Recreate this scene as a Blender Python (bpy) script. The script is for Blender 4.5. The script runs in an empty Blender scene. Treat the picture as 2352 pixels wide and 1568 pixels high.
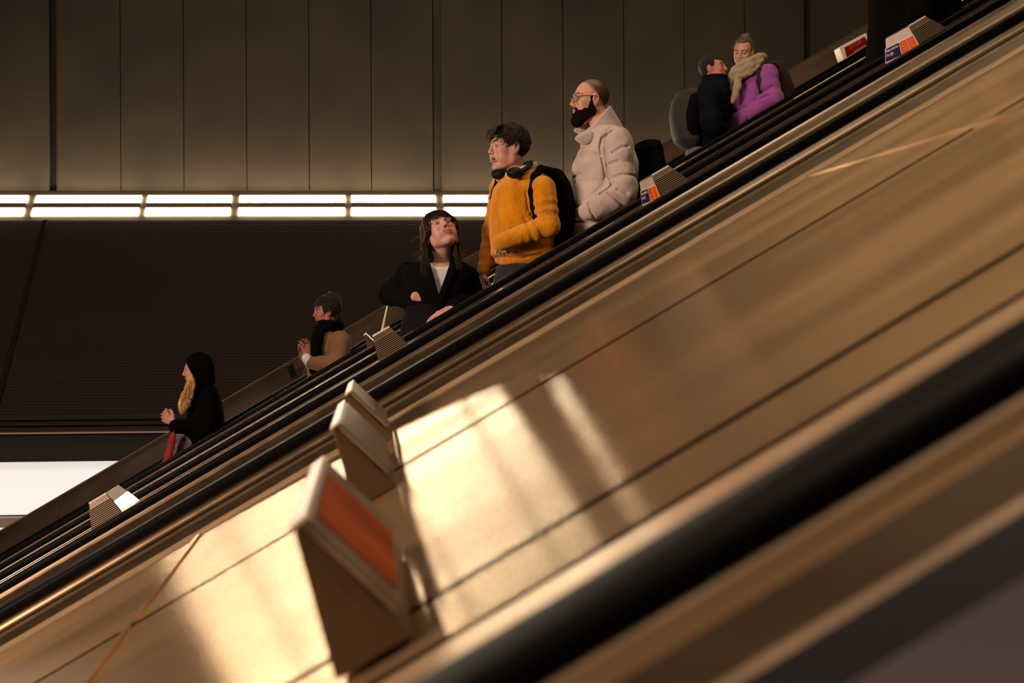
import bpy, bmesh, math, random
import numpy as np
from mathutils import Vector, Matrix

random.seed(7); rng = np.random.default_rng(7)
D = bpy.data
COL = bpy.context.scene.collection
Z0 = 6.0                      # height of the lens above the lower concourse floor
F = 2600.0                    # focal length in pixels of the 2352 px wide frame
CX, CY = 973.0, 713.0         # principal point
YAW = math.radians(2.7); ROLL = math.radians(0.3)
T30 = math.tan(math.radians(30)); C30 = math.cos(math.radians(30)); S30 = 0.5

# ------------------------------------------------------------------ camera
cam = D.cameras.new('camera'); camo = D.objects.new('camera', cam); COL.objects.link(camo)
camo.location = (0, 0, Z0)
cam.sensor_width = 36; cam.lens = F/2352*36
cam.shift_x = (1176-CX)/2352; cam.shift_y = -(784-CY)/2352
# camera axes: right, up, back
fwd = Vector((math.sin(YAW), math.cos(YAW), 0)); rgt0 = Vector((math.cos(YAW), -math.sin(YAW), 0)); up0 = Vector((0,0,1))
rgt = rgt0*math.cos(ROLL) - up0*math.sin(ROLL); upv = up0*math.cos(ROLL) + rgt0*math.sin(ROLL)
camo.matrix_world = Matrix(((rgt.x,upv.x,-fwd.x,0),(rgt.y,upv.y,-fwd.y,0),(rgt.z,upv.z,-fwd.z,Z0),(0,0,0,1)))
cam.dof.use_dof = True; cam.dof.focus_distance = 6.3; cam.dof.aperture_fstop = 4.5
cam.clip_start = 0.05
bpy.context.scene.camera = camo

def P(px, py, Y):
    d = fwd + rgt*((px-CX)/F) - upv*((py-CY)/F)
    k = Y/d.y
    return Vector((d.x*k, Y, Z0 + d.z*k))
def onplane(px, py, H):       # hit of a sight line with the sloped plane z = Z0 - H + x*tan30
    d = fwd + rgt*((px-CX)/F) - upv*((py-CY)/F)
    t = -H/(d.z - d.x*T30)
    return Vector((d.x*t, d.y*t, Z0+d.z*t))

# ------------------------------------------------------------------ materials
def mat(name, col, rough=0.5, metal=0.0, noise=None, bump=None, emit=None, attr=None, spec=0.5, aniso=0, sheen=0, coat=0, trans=0):
    m = D.materials.new(name); m.use_nodes = True
    nt = m.node_tree; b = nt.nodes['Principled BSDF']
    b.inputs['Base Color'].default_value = (*col, 1); b.inputs['Roughness'].default_value = rough
    b.inputs['Metallic'].default_value = metal; b.inputs['Specular IOR Level'].default_value = spec
    b.inputs['Coat Weight'].default_value = coat
    if sheen: b.inputs['Sheen Weight'].default_value = sheen; b.inputs['Sheen Roughness'].default_value = .4
    if emit:
        b.inputs['Emission Color'].default_value = (*emit[0], 1); b.inputs['Emission Strength'].default_value = emit[1]
    if aniso:
        b.inputs['Anisotropic'].default_value = aniso
        tg = nt.nodes.new('ShaderNodeCombineXYZ'); tg.inputs[1].default_value = 1; nt.links.new(tg.outputs[0], b.inputs['Tangent'])
    src = None
    if attr:
        a = nt.nodes.new('ShaderNodeVertexColor'); a.layer_name = attr; src = a.outputs['Color']
        nt.links.new(src, b.inputs['Base Color'])
    tc = nt.nodes.new('ShaderNodeTexCoord')
    if noise:                # (scale xyz, amount, detail)
        mp = nt.nodes.new('ShaderNodeMapping'); mp.inputs['Scale'].default_value = noise[0]
        if len(noise) > 3: mp.inputs['Rotation'].default_value = noise[3]
        n = nt.nodes.new('ShaderNodeTexNoise'); n.inputs['Scale'].default_value = 1; n.inputs['Detail'].default_value = noise[2]
        nt.links.new(tc.outputs['Object'], mp.inputs['Vector']); nt.links.new(mp.outputs['Vector'], n.inputs['Vector'])
        mr = nt.nodes.new('ShaderNodeMapRange'); mr.inputs['From Min'].default_value=.3; mr.inputs['From Max'].default_value=.7
        mr.inputs['To Min'].default_value = 1-noise[1]; mr.inputs['To Max'].default_value = 1+noise[1]
        nt.links.new(n.outputs['Fac'], mr.inputs['Value'])
        mx = nt.nodes.new('ShaderNodeVectorMath'); mx.operation = 'SCALE'
        if src is not None: nt.links.new(src, mx.inputs[0])
        else: mx.inputs[0].default_value = col
        nt.links.new(mr.outputs['Result'], mx.inputs['Scale']); nt.links.new(mx.outputs['Vector'], b.inputs['Base Color'])
        if not attr and metal > .3:
            mr2 = nt.nodes.new('ShaderNodeMapRange'); mr2.inputs['From Min'].default_value=.3; mr2.inputs['From Max'].default_value=.7
            mr2.inputs['To Min'].default_value = rough*.85; mr2.inputs['To Max'].default_value = rough*1.15
            nt.links.new(n.outputs['Fac'], mr2.inputs['Value']); nt.links.new(mr2.outputs['Result'], b.inputs['Roughness'])
    if bump:                 # (kind, scale, strength, distance)
        if bump[0] == 'wave':
            w = nt.nodes.new('ShaderNodeTexWave'); w.inputs['Scale'].default_value = bump[1]; w.inputs['Distortion'].default_value = 3.5
            w.inputs['Detail'].default_value = 3; w.inputs['Detail Scale'].default_value = 2; o = w.outputs['Fac']
            w.bands_direction = 'DIAGONAL'
        else:
            w = nt.nodes.new('ShaderNodeTexNoise'); w.inputs['Scale'].default_value = bump[1]; w.inputs['Detail'].default_value = 4; o = w.outputs['Fac']
        nt.links.new(tc.outputs['Object'], w.inputs['Vector'])
        bp = nt.nodes.new('ShaderNodeBump'); bp.inputs['Strength'].default_value = bump[2]; bp.inputs['Distance'].default_value = bump[3]
        nt.links.new(o, bp.inputs['Height']); nt.links.new(bp.outputs['Normal'], b.inputs['Normal'])
    return m

MT = {}
MT['wall'] = mat('wall_panel_paint', (.034,.0225,.0115), .8, 0, ((1.1,1.1,1.1),.30,6), ('noise',160,.25,.004))
MT['rib'] = mat('corrugated_metal', (.021,.0115,.0065), .85, 0, ((.5,3,3),.15,4))
MT['black'] = mat('black_gap', (.003,.0025,.002), .8)
MT['dark'] = mat('dark_metal', (.018,.013,.010), .45, .3)
MT['soffit'] = mat('dark_soffit', (.022,.016,.014), .8)
MT['rubber'] = mat('handrail_rubber', (.004,.0035,.003), .5, 0, spec=.07)
MT['steel'] = mat('satin_steel', (.66,.56,.44), .24, .95, ((1.5,30,30),.12,4))
MT['guide'] = mat('guide_metal', (.50,.39,.27), .30, .9)
MT['rim'] = mat('pale_rim_metal', (.66,.47,.27), .35, .5, ((1.5,30,30),.08,4))
MT['bright'] = mat('bright_steel', (.70,.58,.44), .2, 1)
MT['band'] = mat('lamp_band_glow', (.075,.052,.028), .6)  # lighter colour stands in for the lamps' glow on the band
MT['house'] = mat('lamp_housing', (.09,.06,.035), .5)
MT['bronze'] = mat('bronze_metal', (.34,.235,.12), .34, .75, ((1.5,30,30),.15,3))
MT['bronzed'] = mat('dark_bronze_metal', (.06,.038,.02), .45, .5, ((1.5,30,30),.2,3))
MT['deck'] = mat('brushed_deck_metal', (.74,.50,.26), .215, .80, ((1.2,5,1.2),.12,7,(0,-.5236,0)), aniso=.88)
MT['apron'] = mat('apron_metal', (.075,.048,.028), .45, .4, ((2.5,3,2.5),.35,6))
MT['groove'] = mat('groove_black', (.005,.0035,.0025), .8, spec=.1)
MT['fin'] = mat('fin_metal', (.125,.082,.045), .42, .35, ((6,6,6),.12,4))
MT['cream'] = mat('cream_edge', (.85,.74,.60), .35, .1)
MT['ribs'] = mat('grille_rib', (.24,.16,.09), .5, .3)
MT['lamp'] = mat('lamp_diffuser', (.9,.85,.8), .5, 0, emit=((1,.82,.58), 58))
MT['steelgrey'] = mat('grey_steel', (.34,.30,.28), .4, .3, ((1.5,30,30),.12,4))
MT['olive'] = mat('olive_metal', (.26,.16,.07), .4, .5)
MT['steeldark'] = mat('dark_grey_steel', (.07,.062,.062), .3, .6)
MT['step'] = mat('step_metal', (.05,.045,.04), .5, .6)
MT['floor'] = mat('concourse_floor', (.16,.13,.11), .4, 0, ((1,1,1),.15,4))
MT['whitewall'] = mat('glowing_white_wall', (.8,.78,.76), .25, 0, emit=((1,.93,.87), .78))  # white wall whose lamp-lit brightness is put in as emission
MT['ledge'] = mat('grey_ledge', (.45,.37,.34), .5)

# ------------------------------------------------------------------ mesh helpers
def link(name, me, m=None, parent=None):
    o = D.objects.new(name, me); COL.objects.link(o)
    if m is not None and me is not None: me.materials.append(m)
    if parent is not None:
        o.parent = parent; o.matrix_parent_inverse = Matrix.Translation(-parent.location)
    return o
def empty(name, loc, label, cat, group=None):
    o = D.objects.new(name, None); COL.objects.link(o); o.location = loc; o.empty_display_size = .1
    return tag(o, label, cat, group)
def tag(o, label=None, cat=None, group=None, kind=None):
    if label: o['label'] = label
    if cat: o['category'] = cat
    if group: o['group'] = group
    if kind: o['kind'] = kind
    return o
def mesh(name, vs, fs, m, parent=None, smooth=False):
    me = D.meshes.new(name); me.from_pydata([tuple(v) for v in vs], [], fs); me.update()
    if smooth: me.polygons.foreach_set('use_smooth', [True]*len(me.polygons))
    bm = bmesh.new(); bm.from_mesh(me); bmesh.ops.recalc_face_normals(bm, faces=bm.faces); bm.to_mesh(me); bm.free()
    return link(name, me, m, parent)
class MB:
    def __init__(s): s.v = []; s.f = []
    def add(s, vs, fs):
        n = len(s.v); s.v += [tuple(v) for v in vs]; s.f += [tuple(i+n for i in f) for f in fs]; return s
    def box(s, a, b):
        x0,y0,z0 = a; x1,y1,z1 = b
        return s.add([(x0,y0,z0),(x1,y0,z0),(x1,y1,z0),(x0,y1,z0),(x0,y0,z1),(x1,y0,z1),(x1,y1,z1),(x0,y1,z1)],
                     [(0,3,2,1),(4,5,6,7),(0,1,5,4),(1,2,6,5),(2,3,7,6),(3,0,4,7)])
    def prism(s, poly, vec):          # polygon of 3-D points pushed along vec
        n = len(poly); vec = Vector(vec)
        vs = [Vector(p) for p in poly]; vs += [p+vec for p in vs]
        fs = [tuple(range(n))[::-1], tuple(range(n, 2*n))] + [(i,(i+1)%n,n+(i+1)%n,n+i) for i in range(n)]
        return s.add(vs, fs)
    def tube(s, pts, r, n=6, r1=None):
        pts = [Vector(p) for p in pts]; r1 = r if r1 is None else r1
        vs = []; m = len(pts)
        for i,p in enumerate(pts):
            d = (pts[min(i+1,m-1)]-pts[max(i-1,0)]).normalized()
            a = d.cross(Vector((.3,.2,.93))).normalized(); b = d.cross(a); rr = r+(r1-r)*i/(m-1)
            vs += [p+(a*math.cos(2*math.pi*k/n)+b*math.sin(2*math.pi*k/n))*rr for k in range(n)]
        fs = [(i*n+k, i*n+(k+1)%n, (i+1)*n+(k+1)%n, (i+1)*n+k) for i in range(m-1) for k in range(n)]
        fs += [tuple(range(n)), tuple(range((m-1)*n, m*n))[::-1]]
        return s.add(vs, fs)
    def build(s, name, m, parent=None, smooth=False, bevel=0):
        o = mesh(name, s.v, s.f, m, parent, smooth)
        if bevel:
            b = o.modifiers.new('bevel', 'BEVEL'); b.width = bevel; b.segments = 2
        return o
def slope(y, h, x): return Vector((x, y, Z0 + h + x*T30))
def extrude(name, prof, m, parent=None, x0=-8.2, x1=9.5, smooth=False, n=1):   # closed (y,h) outline run along the slope
    k = len(prof); vs = []; fs = []
    xs = [x0+(x1-x0)*i/n for i in range(n+1)]
    for x in xs: vs += [slope(y, h, x) for y,h in prof]
    for i in range(n): fs += [(i*k+j, i*k+(j+1)%k, (i+1)*k+(j+1)%k, (i+1)*k+j) for j in range(k)]
    fs += [tuple(range(k))[::-1], tuple(range(n*k, n*k+k))]
    return mesh(name, vs, fs, m, parent, smooth)

# ------------------------------------------------------------------ room shell
YW = 15.0
zt = P(900,438,YW).z
XL, XR = -9.6, 14.0
mod = (P(1003,200,YW).x - P(122,200,YW).x)
xs0 = P(122,200,YW).x
gap = mod*0.0195; pw = (mod-gap)/6
mbw = MB(); ztop = Z0+7.2
for k in range(-1, 4):                        # panels of the tall wall with fine joints and dark slots
    for j in range(6):
        a = xs0 + k*mod + gap/2 + j*pw + .006; b = a + pw - .012
        a = max(a, XL); b = min(b, XR)
        if b > a: mbw.box((a, YW, zt), (b, YW+.06, ztop))
tag(mbw.build('wall_back', MT['wall']), kind='structure')
mb = MB().box((XL, YW+.075, zt), (XR, YW+.3, ztop))
tag(mb.build('trim_1', MT['black']), kind='structure')
mb = MB()
for k in range(0, 3):
    x = xs0+k*mod; mb.box((x+gap*.36, YW+.01, zt), (x+gap*.5, YW+.055, ztop))
    if k == 1: mb.box((x-gap*.40, YW+.02, zt), (x+gap*.40, YW+.05, ztop))
tag(mb.build('trim_2', MT['wall']), kind='structure')

# leaning lower wall: lamp trough band, fine ribs
def wp(Yd, py): p = P(185, py, Yd); return (Yd, p.z)
A0 = (YW, zt); B0 = wp(12.6, 955)
def lean(t, off=0):
    y = A0[0]+(B0[0]-A0[0])*t; z = A0[1]+(B0[1]-A0[1])*t
    L = math.hypot(B0[0]-A0[0], B0[1]-A0[1]); ny = (B0[1]-A0[1])/L; nz = -(B0[0]-A0[0])/L   # normal towards the room
    return (y+ny*off, z+nz*off)
def strip(name, prof, m, x0=XL, x1=XR, kind='structure', parent=None):
    vs = [(x0,y,z) for y,z in prof]+[(x1,y,z) for y,z in prof]; n = len(prof)
    return mesh(name, vs, [(i,i+1,n+i+1,n+i) for i in range(n-1)], m, parent)
def tof(py):                                  # fraction down the leaning wall seen at a picture row
    lo, hi = 0., 1.
    for _ in range(40):
        t = (lo+hi)/2; y,z = lean(t)
        d = fwd*1.0; 
        row = CY - F*(z-Z0)/y*1.0
        if row < py: lo = t
        else: hi = t
    return lo
t1 = tof(506)
prof = [lean(0), lean(t1)]
tag(strip('wall_lamp_band', prof, MT['band']), kind='structure')
prof = []; n = 74
for i in range(n):
    a = t1+(1-t1)*i/n; b = (1-t1)/n
    prof += [lean(a,0), lean(a+b*.12,-.013), lean(a+b*.36,-.013), lean(a+b*.48,0), lean(a+b*.99,0)]
tag(strip('wall_lower', prof, MT['rib']), kind='structure')
mb = MB()                                     # raised cover strips over the joints of the leaning wall
for k in range(-1, 3):
    x = xs0+k*mod
    ps = [lean(t1,0), lean(t1,.02), lean(1,.02), lean(1,0)]
    mb.prism([(x-.03,y,z) for y,z in ps], (.06,0,0))
tag(mb.build('trim_3', MT['dark']), kind='structure')
yb, zb = lean(1)
def zr(py, Y): return P(185, py, Y).z
prof = [(yb,zb),(12.5,zr(956,12.5)),(12.5,zr(963,12.5)),(12.62,zr(963,12.62)),(12.62,zr(968,12.6)),(12.45,zr(969,12.45)),(12.45,zr(976,12.45)),
        (12.58,zr(976,12.58)),(12.58,zr(980,12.58)),(12.4,zr(981,12.4)),(12.4,zr(991,12.4))]
tag(strip('trim_4', prof, MT['rib']), kind='structure')
z1 = zr(991,12.4)
tag(MB().box((XL,12.32,z1-.012),(XR,12.5,z1)).build('trim_5', MT['ledge']), kind='structure')
z2 = zr(1022,12.42); z3 = zr(1059,12.42)
tag(MB().box((XL,12.44,z2),(XR,12.6,z1-.012)).box((XL,12.41,z3),(XR,14.6,z2)).build('wall_fascia', MT['soffit']), kind='structure')
z4 = zr(1180,13.0); z5 = zr(1186,13.0)
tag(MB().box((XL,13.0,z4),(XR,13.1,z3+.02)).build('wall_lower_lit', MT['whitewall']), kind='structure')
tag(MB().box((XL,13.08,z5),(XR,13.2,z4)).build('trim_6', MT['black']), kind='structure')
z6 = zr(1209,12.98)
tag(MB().box((XL,12.98,z6),(XR,13.2,z5)).build('trim_7', MT['ledge']), kind='structure')
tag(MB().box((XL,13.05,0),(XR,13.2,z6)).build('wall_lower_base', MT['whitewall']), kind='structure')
tag(MB().box((XL,-4,-.1),(XR,15.3,0)).build('floor', MT['floor']), kind='structure')
tag(MB().box((XL,-4,ztop),(XR,15.3,ztop+.1)).build('ceiling', MT['dark']), kind='structure')
tag(MB().box((XL-.1,-4,0),(XL,15.3,ztop)).build('wall_left', MT['dark']), kind='structure')
tag(MB().box((XR,-4,0),(XR+.1,15.3,ztop)).build('wall_right', MT['dark']), kind='structure')
tag(MB().box((XL,-4.1,0),(XR,-4,ztop)).build('wall_front', MT['dark']), kind='structure')

# ------------------------------------------------------------------ twin tube lamps along the wall
fx = []
for k in range(-1, 4):
    for a,b in ((88,328),(343,534)):
        fx.append((P(a+465*k,475,YW).x, P(b+465*k,475,YW).x))
fx = fx[1:9]
names = ['short-cut lamp pair at the left edge of the picture', 'long twin tube wall lamp, leftmost whole one of the row',
 'shorter twin tube wall lamp, second whole one from the left', 'long twin tube wall lamp, third whole one from the left',
 'shorter twin tube wall lamp ending above the woman in black', 'twin tube wall lamp half hidden behind the man in the orange sweater']
rows = [(449,465),(477.5,494.5)]
for i,(a,b) in enumerate(fx):
    cx_ = (a+b)/2; t = tof(474); y,z = lean(t,0)
    lab = names[i] if i < len(names) else 'twin tube wall lamp hidden behind the passengers and the far ledge'
    o = empty('wall_lamp', (cx_, y, z), lab, 'lamp', 'glowing twin tube lamps along the back wall')
    for (r0,r1) in rows:
        ta, tb = tof(r0), tof(r1)
        q = [lean(ta,.003), lean(ta,.008), lean(ta+(tb-ta)*.2,.016), lean(tb-(tb-ta)*.2,.016), lean(tb,.008), lean(tb,.003)]
        MB().prism([(a,yy,zz) for yy,zz in q], (b-a,0,0)).build('diffuser', MT['lamp'], o)
    ta, tb = tof(466), tof(476.5)
    q = [lean(ta,.002), lean(ta,.012), lean(tb,.012), lean(tb,.002)]
    MB().prism([(a,yy,zz) for yy,zz in q], (b-a,0,0)).build('housing', MT['house'], o)

# ------------------------------------------------------------------ escalators
HT = -.21                                     # top of every handrail, relative to the lens, at x = 0
def rr(yc, w=.039, t=.033, r=.013, n=5):      # rounded handrail outline
    if yc == .58: w, t, r = .030, .024, .010
    pts = []
    for sy,sz,a0 in ((1,1,0),(-1,1,90),(-1,-1,180),(1,-1,270)):
        for i in range(n+1):
            a = math.radians(a0+90*i/n)
            pts.append((yc+sy*(w-r)+math.cos(a)*r, HT-t/2+sz*(t/2-r)+math.sin(a)*r))
    return pts
lanes = {'A':(-.66,.58),'B':(3.0,4.27),'C':(5.30,6.50),'D':(8.0,9.2)}
lab = {'A':'nearest escalator, blurred handrail and bronze panels across the bottom right corner',
       'B':'empty escalator just beyond the wide metal deck',
       'C':'escalator carrying the orange sweater, pale jacket and black blazer passengers',
       'D':'farthest escalator, carrying the couple, the hooded woman and the phone user'}
for L,(ya,yb_) in lanes.items():
    root = empty('escalator', slope((ya+yb_)/2, -1.2, -8.2), lab[L], 'escalator')
    for yc, s in ((ya,1),(yb_,-1)):           # s points to the inside of the lane
        extrude('handrail', rr(yc), MT['rubber'], root, smooth=True)
        b = HT-.033
        if yc == .58:
            def q_(*yd): return [(y, -d*y/F) for y, d in yd]
            for nm, m_, pr in (('handrail_guide','rim',q_((.552,1093),(.549,1112))), ('inner_lip','olive',q_((.5485,1116),(.53,1190))),
                               ('inner_band','bronzed',q_((.5295,1192),(.50,1332))), ('inner_moulding','rim',q_((.4995,1336),(.497,1364))),
                               ('inner_skirt','steeldark',q_((.4965,1368),(.484,1520))), ('inner_panel','steelgrey',q_((.4835,1528),(.462,2300),(.44,4400)))):
                extrude(nm, pr+[(.594,pr[-1][1]),(.594,pr[0][1])], MT[m_], root)
            continue
        extrude('handrail_guide', [(yc-.027,b-.0005),(yc+.027,b-.0005),(yc+.03,b-(.0118 if L in 'AB' else .0065)),(yc-.03,b-(.0118 if L in 'AB' else .0065))], MT['guide'], root)
        # inner balustrade: lip, dark band, bright moulding, long dark panel down to the steps
        extrude('inner_lip', [(yc+s*.0,b-.012),(yc+s*.045,b-.013),(yc+s*.05,b-.020),(yc+s*.0,b-.020)], MT['bronze'], root)
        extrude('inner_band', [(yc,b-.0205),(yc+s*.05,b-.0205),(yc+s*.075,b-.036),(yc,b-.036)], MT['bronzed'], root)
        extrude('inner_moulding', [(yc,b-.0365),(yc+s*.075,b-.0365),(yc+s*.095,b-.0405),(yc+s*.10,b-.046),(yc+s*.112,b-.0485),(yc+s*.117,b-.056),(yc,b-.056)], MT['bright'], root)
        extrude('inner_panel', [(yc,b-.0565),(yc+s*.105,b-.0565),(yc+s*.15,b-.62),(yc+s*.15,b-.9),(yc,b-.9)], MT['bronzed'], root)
    sy0, sy1 = ya+.16, yb_-.16
    mb = MB(); x = -8.2
    while x < 9.4:                            # moving stairs
        z = Z0 + HT - .95 + (x)*T30
        mb.box((x, sy0, z-.24), (x+.36, sy1, z)); x += .35
    mb.build('steps', MT['step'], root)

def outer(name, yc, s, parent):               # mouldings between a handrail and the deck outside it; s points to the deck
    b = HT-.033
    extrude('deck_lip', [(yc,b-.0125),(yc+s*.046,b-.0125),(yc+s*.05,b-.020),(yc,b-.020)], MT['bronze'], parent)
    return b
def deck(root, y0, y1, H, m):                 # plain deck solid between two lanes
    extrude('deck_plate', [(y0+.05,H),(y1-.05,H),(y1-.02,H-.9),(y0+.02,H-.9)], m, root)

# wide deck between nearest and empty escalator
HD = -.30
root = empty('metal_deck', slope(1.8,-1.2,-8.2), 'wide tan metal deck sloping between the nearest and the empty escalator', 'deck')
def hh(y, Y850): return -(Y850-713)*y/F
for yc, s in ((3.0,-1),(.58,1)):
    b = HT-.033
    extrude('deck_lip', [(yc,b-.0125),(yc+s*.047,b-.0125),(yc+s*.05,b-.019),(yc,b-.019)], MT['bronze'], root)
    if s > 0: extrude('deck_rim', [(yc+.034,b-.026),(.68,-.264),(.80,-.284),(.89,-.298),(.905,-.3005),(.905,-.33),(yc+.034,-.33)], MT['rim'], root); continue
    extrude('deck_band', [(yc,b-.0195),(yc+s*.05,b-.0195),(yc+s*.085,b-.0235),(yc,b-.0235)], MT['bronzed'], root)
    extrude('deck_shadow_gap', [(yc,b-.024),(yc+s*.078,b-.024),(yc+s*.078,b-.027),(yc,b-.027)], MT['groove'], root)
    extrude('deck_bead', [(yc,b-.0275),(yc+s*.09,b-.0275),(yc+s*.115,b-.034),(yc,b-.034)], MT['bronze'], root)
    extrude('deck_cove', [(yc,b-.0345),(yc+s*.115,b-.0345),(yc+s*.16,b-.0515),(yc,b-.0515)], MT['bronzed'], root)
    extrude('deck_rim', [(yc,b-.052),(yc+s*.165,b-.052),(yc+s*.215,b-.056),(yc+s*.240,b-.0575),(yc+s*.240,b-.09),(yc,b-.09)], MT['rim'], root)
g = [.914, 1.05, 1.96, 3.0-.255]
extrude('deck_base', [(.65,HD-.035),(2.96,HD-.03),(2.96,HD-.9),(.65,HD-.9)], MT['groove'], root)
# transverse joints, picked on the deck plane
ja = onplane(312,1420,-HD).x; jb = onplane(1860,405,-HD).x
cuts = [-8.2, ja, jb, 9.5]
for i in range(3):
    for j in range(3):
        w = (.004, .009, .012, .024)
        extrude('deck_panel', [(g[i]+w[i],HD),(g[i+1]-w[i+1],HD),(g[i+1]-w[i+1],HD-.04),(g[i]+w[i],HD-.04)], MT['deck'], root, cuts[j]+.0015, cuts[j+1]-.0015)
for xj in (ja, jb):
    extrude('joint_strip', [(g[0],HD+.006),(g[3],HD+.006),(g[3],HD-.002),(g[0],HD-.002)], MT['deck'], root, xj-.007, xj+.007)

def plain(name, ya, yb2, H, label):
    root = empty(name, slope((ya+yb2)/2,-1.2,-8.2), label, 'deck')
    b = HT-.033
    for yc, s in ((ya,1),(yb2,-1)):
        extrude('deck_lip', [(yc,b-.0125),(yc+s*.048,b-.0125),(yc+s*.050,b-.0165),(yc,b-.0165)], MT['guide'], root)
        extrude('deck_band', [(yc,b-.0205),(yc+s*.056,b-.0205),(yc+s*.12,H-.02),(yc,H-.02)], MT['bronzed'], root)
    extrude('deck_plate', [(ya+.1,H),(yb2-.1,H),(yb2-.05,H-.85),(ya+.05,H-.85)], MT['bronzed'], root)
    return root
plain('narrow_deck', 4.27, 5.30, -.285, 'narrow dark deck strip carrying the ribbed wedges between two escalators')
plain('narrow_deck', 6.50, 8.00, -.285, 'deck strip behind the three middle passengers, with a small pointed wedge')
# low side wall beyond the farthest escalator
root = empty('side_ledge', slope(9.7,-1.2,-8.2), 'long dark brown sloping ledge behind the farthest escalator', 'ledge')
za = -8*10.2/F
cutx = [-8.2, onplane(130,1165,.1).x if False else P(130,1170,9.9).x, P(1000,650,9.9).x, 9.5]
for j in range(3):
    extrude('ledge_panel', [(9.55,-.27),(9.9,-.245),(10.2,za-.004),(10.5,za-.004),(10.5,-1.28),(9.58,-1.28)], MT['apron'], root, cutx[j]+.002, cutx[j+1]-.002)
extrude('ledge_edge', [(10.19,za-.008),(10.19,za+.004),(10.22,za+.004),(10.22,za-.008)], MT['fin'], root)
extrude('ledge_foot', [(9.24,-.25),(9.56,-.25),(9.56,-1.28),(9.24,-1.28)], MT['dark'], root)
stk = [P(658,843,9.88),P(672,835,9.88),P(682,866,9.88),P(676,862,9.88),P(671,870,9.88)]
o = mesh('sticker', [p+Vector((0,.0,0)) for p in stk]+[p+Vector((0,.05,0)) for p in stk],
     [(0,1,2,3,4),(5,6,7,8,9)]+[(i,(i+1)%5,5+(i+1)%5,5+i) for i in range(5)], MT['groove'])
tag(o, 'torn black sticker on the brown ledge beside the woman holding a phone', 'sticker')
# ------------------------------------------------------------------ wedges on the decks
U = Vector((C30,0,S30)); N = Vector((-S30,0,C30)); YV = Vector((0,1,0))
MT['orange'] = mat('orange_notice', (.82,.115,.004), .8, spec=.05)
MT['orangedark'] = mat('orange_ink', (.35,.04,.01), .5)
MT['blue'] = mat('blue_notice', (.022,.013,.07), .8, spec=.05)
MT['white'] = mat('white_ink', (.75,.72,.70), .5)
MT['blank'] = mat('blank_notice', (.50,.40,.32), .5)
MT['red'] = mat('red_notice', (.36,.070,.014), .8, 0, ((9,9,9),.35,4), spec=.1)
MT['greyn'] = mat('grey_reflection_plate', (.22,.18,.14), .35, .4, ((14,14,14),.35,5))  # marbled reflection put into the plate colour as mottling
MT['mirror'] = mat('polished_plate', (.55,.42,.32), .1, 1)
MT['stopred'] = mat('stop_red', (.20,.008,.010), .8, spec=.05)
MT['stopink'] = mat('stop_ink', (.75,.12,.08), .5)

def tri_fin(apex_px, y0, y1, label, sign=None, height=.127, group='pointed deck wedges'):
    a = P(apex_px[0], apex_px[1], y0)            # apex, near end
    half = height/math.tan(math.radians(73.5))
    foot = a - N*height
    root = empty('deck_wedge', foot, label, 'wedge', group)
    lip = .006
    body = [foot-U*half, foot+U*half, a+U*.004, a-U*.004]
    MB().prism(body, YV*(y1-y0)).build('body', MT['fin'], root, bevel=.0015)
    # capping plate down the uphill face, a little proud at the near end
    r = (foot+U*half-a).normalized(); nn = Vector((-r.z,0,r.x)); nn = nn if nn.dot(U)>0 else -nn
    L = (foot+U*half-a).length
    p0 = a+U*.004+nn*.0015; p1 = p0 + r*L*.80
    q = [p0, p1, p1+nn*.008, p0+nn*.008]
    pl = MB().prism([v-YV*.012 for v in q], YV*(y1-y0+.024)).build('cover_plate', MT['greyn'], root, bevel=.0015)
    MB().prism([v-YV*.014 for v in (p0-U*.012+N*.001, p0-U*.010+N*.006, p0+nn*.008+N*.006, p0+nn*.008+N*.001)], YV*(y1-y0+.028)).build('ridge_cap', MT['cream'], root, bevel=.002)
    if sign:
        w = y1-y0
        c0 = p0+nn*.0095
        q = [c0+r*L*.04+YV*(.025), c0+r*L*.76+YV*(.025), c0+r*L*.76+YV*(w*.80), c0+r*L*.04+YV*(w*.80)]
        MB().prism(q, -nn*.001).build('notice', MT[sign], pl)
    return root
tri_fin((684,1212), .95, 1.30, 'nearest large wedge on the tan deck with a blurred red notice on its upper face', 'red')
tri_fin((769,984), 1.78, 2.18, 'middle pointed wedge on the tan deck with reflections mottled into its grey plate')
tri_fin((800,907), 2.43, 2.74, 'farthest and smallest of the three pointed wedges on the tan deck')
tri_fin((838,771), 7.0, 7.35, 'tiny pointed wedge between the ribbed wedge and the woman with the phone', height=.12, group='pointed deck wedges')

def textobj(name, s, size, org, ex, ey, m, parent, align='LEFT', lift=None):
    cu = D.curves.new('t', 'FONT'); cu.body = s; cu.size = size; cu.align_x = align; cu.extrude = .0002; cu.resolution_u = 2
    o = D.objects.new('t', cu); COL.objects.link(o)
    dg = bpy.context.evaluated_depsgraph_get(); me = D.meshes.new_from_object(o.evaluated_get(dg)); 
    ez = ex.cross(ey)
    M = Matrix(((ex.x,ey.x,ez.x,org.x),(ex.y,ey.y,ez.y,org.y),(ex.z,ey.z,ez.z,org.z),(0,0,0,1)))
    me.transform(M); D.objects.remove(o); me.materials.clear()
    return link(name, me, m, parent)

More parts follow.
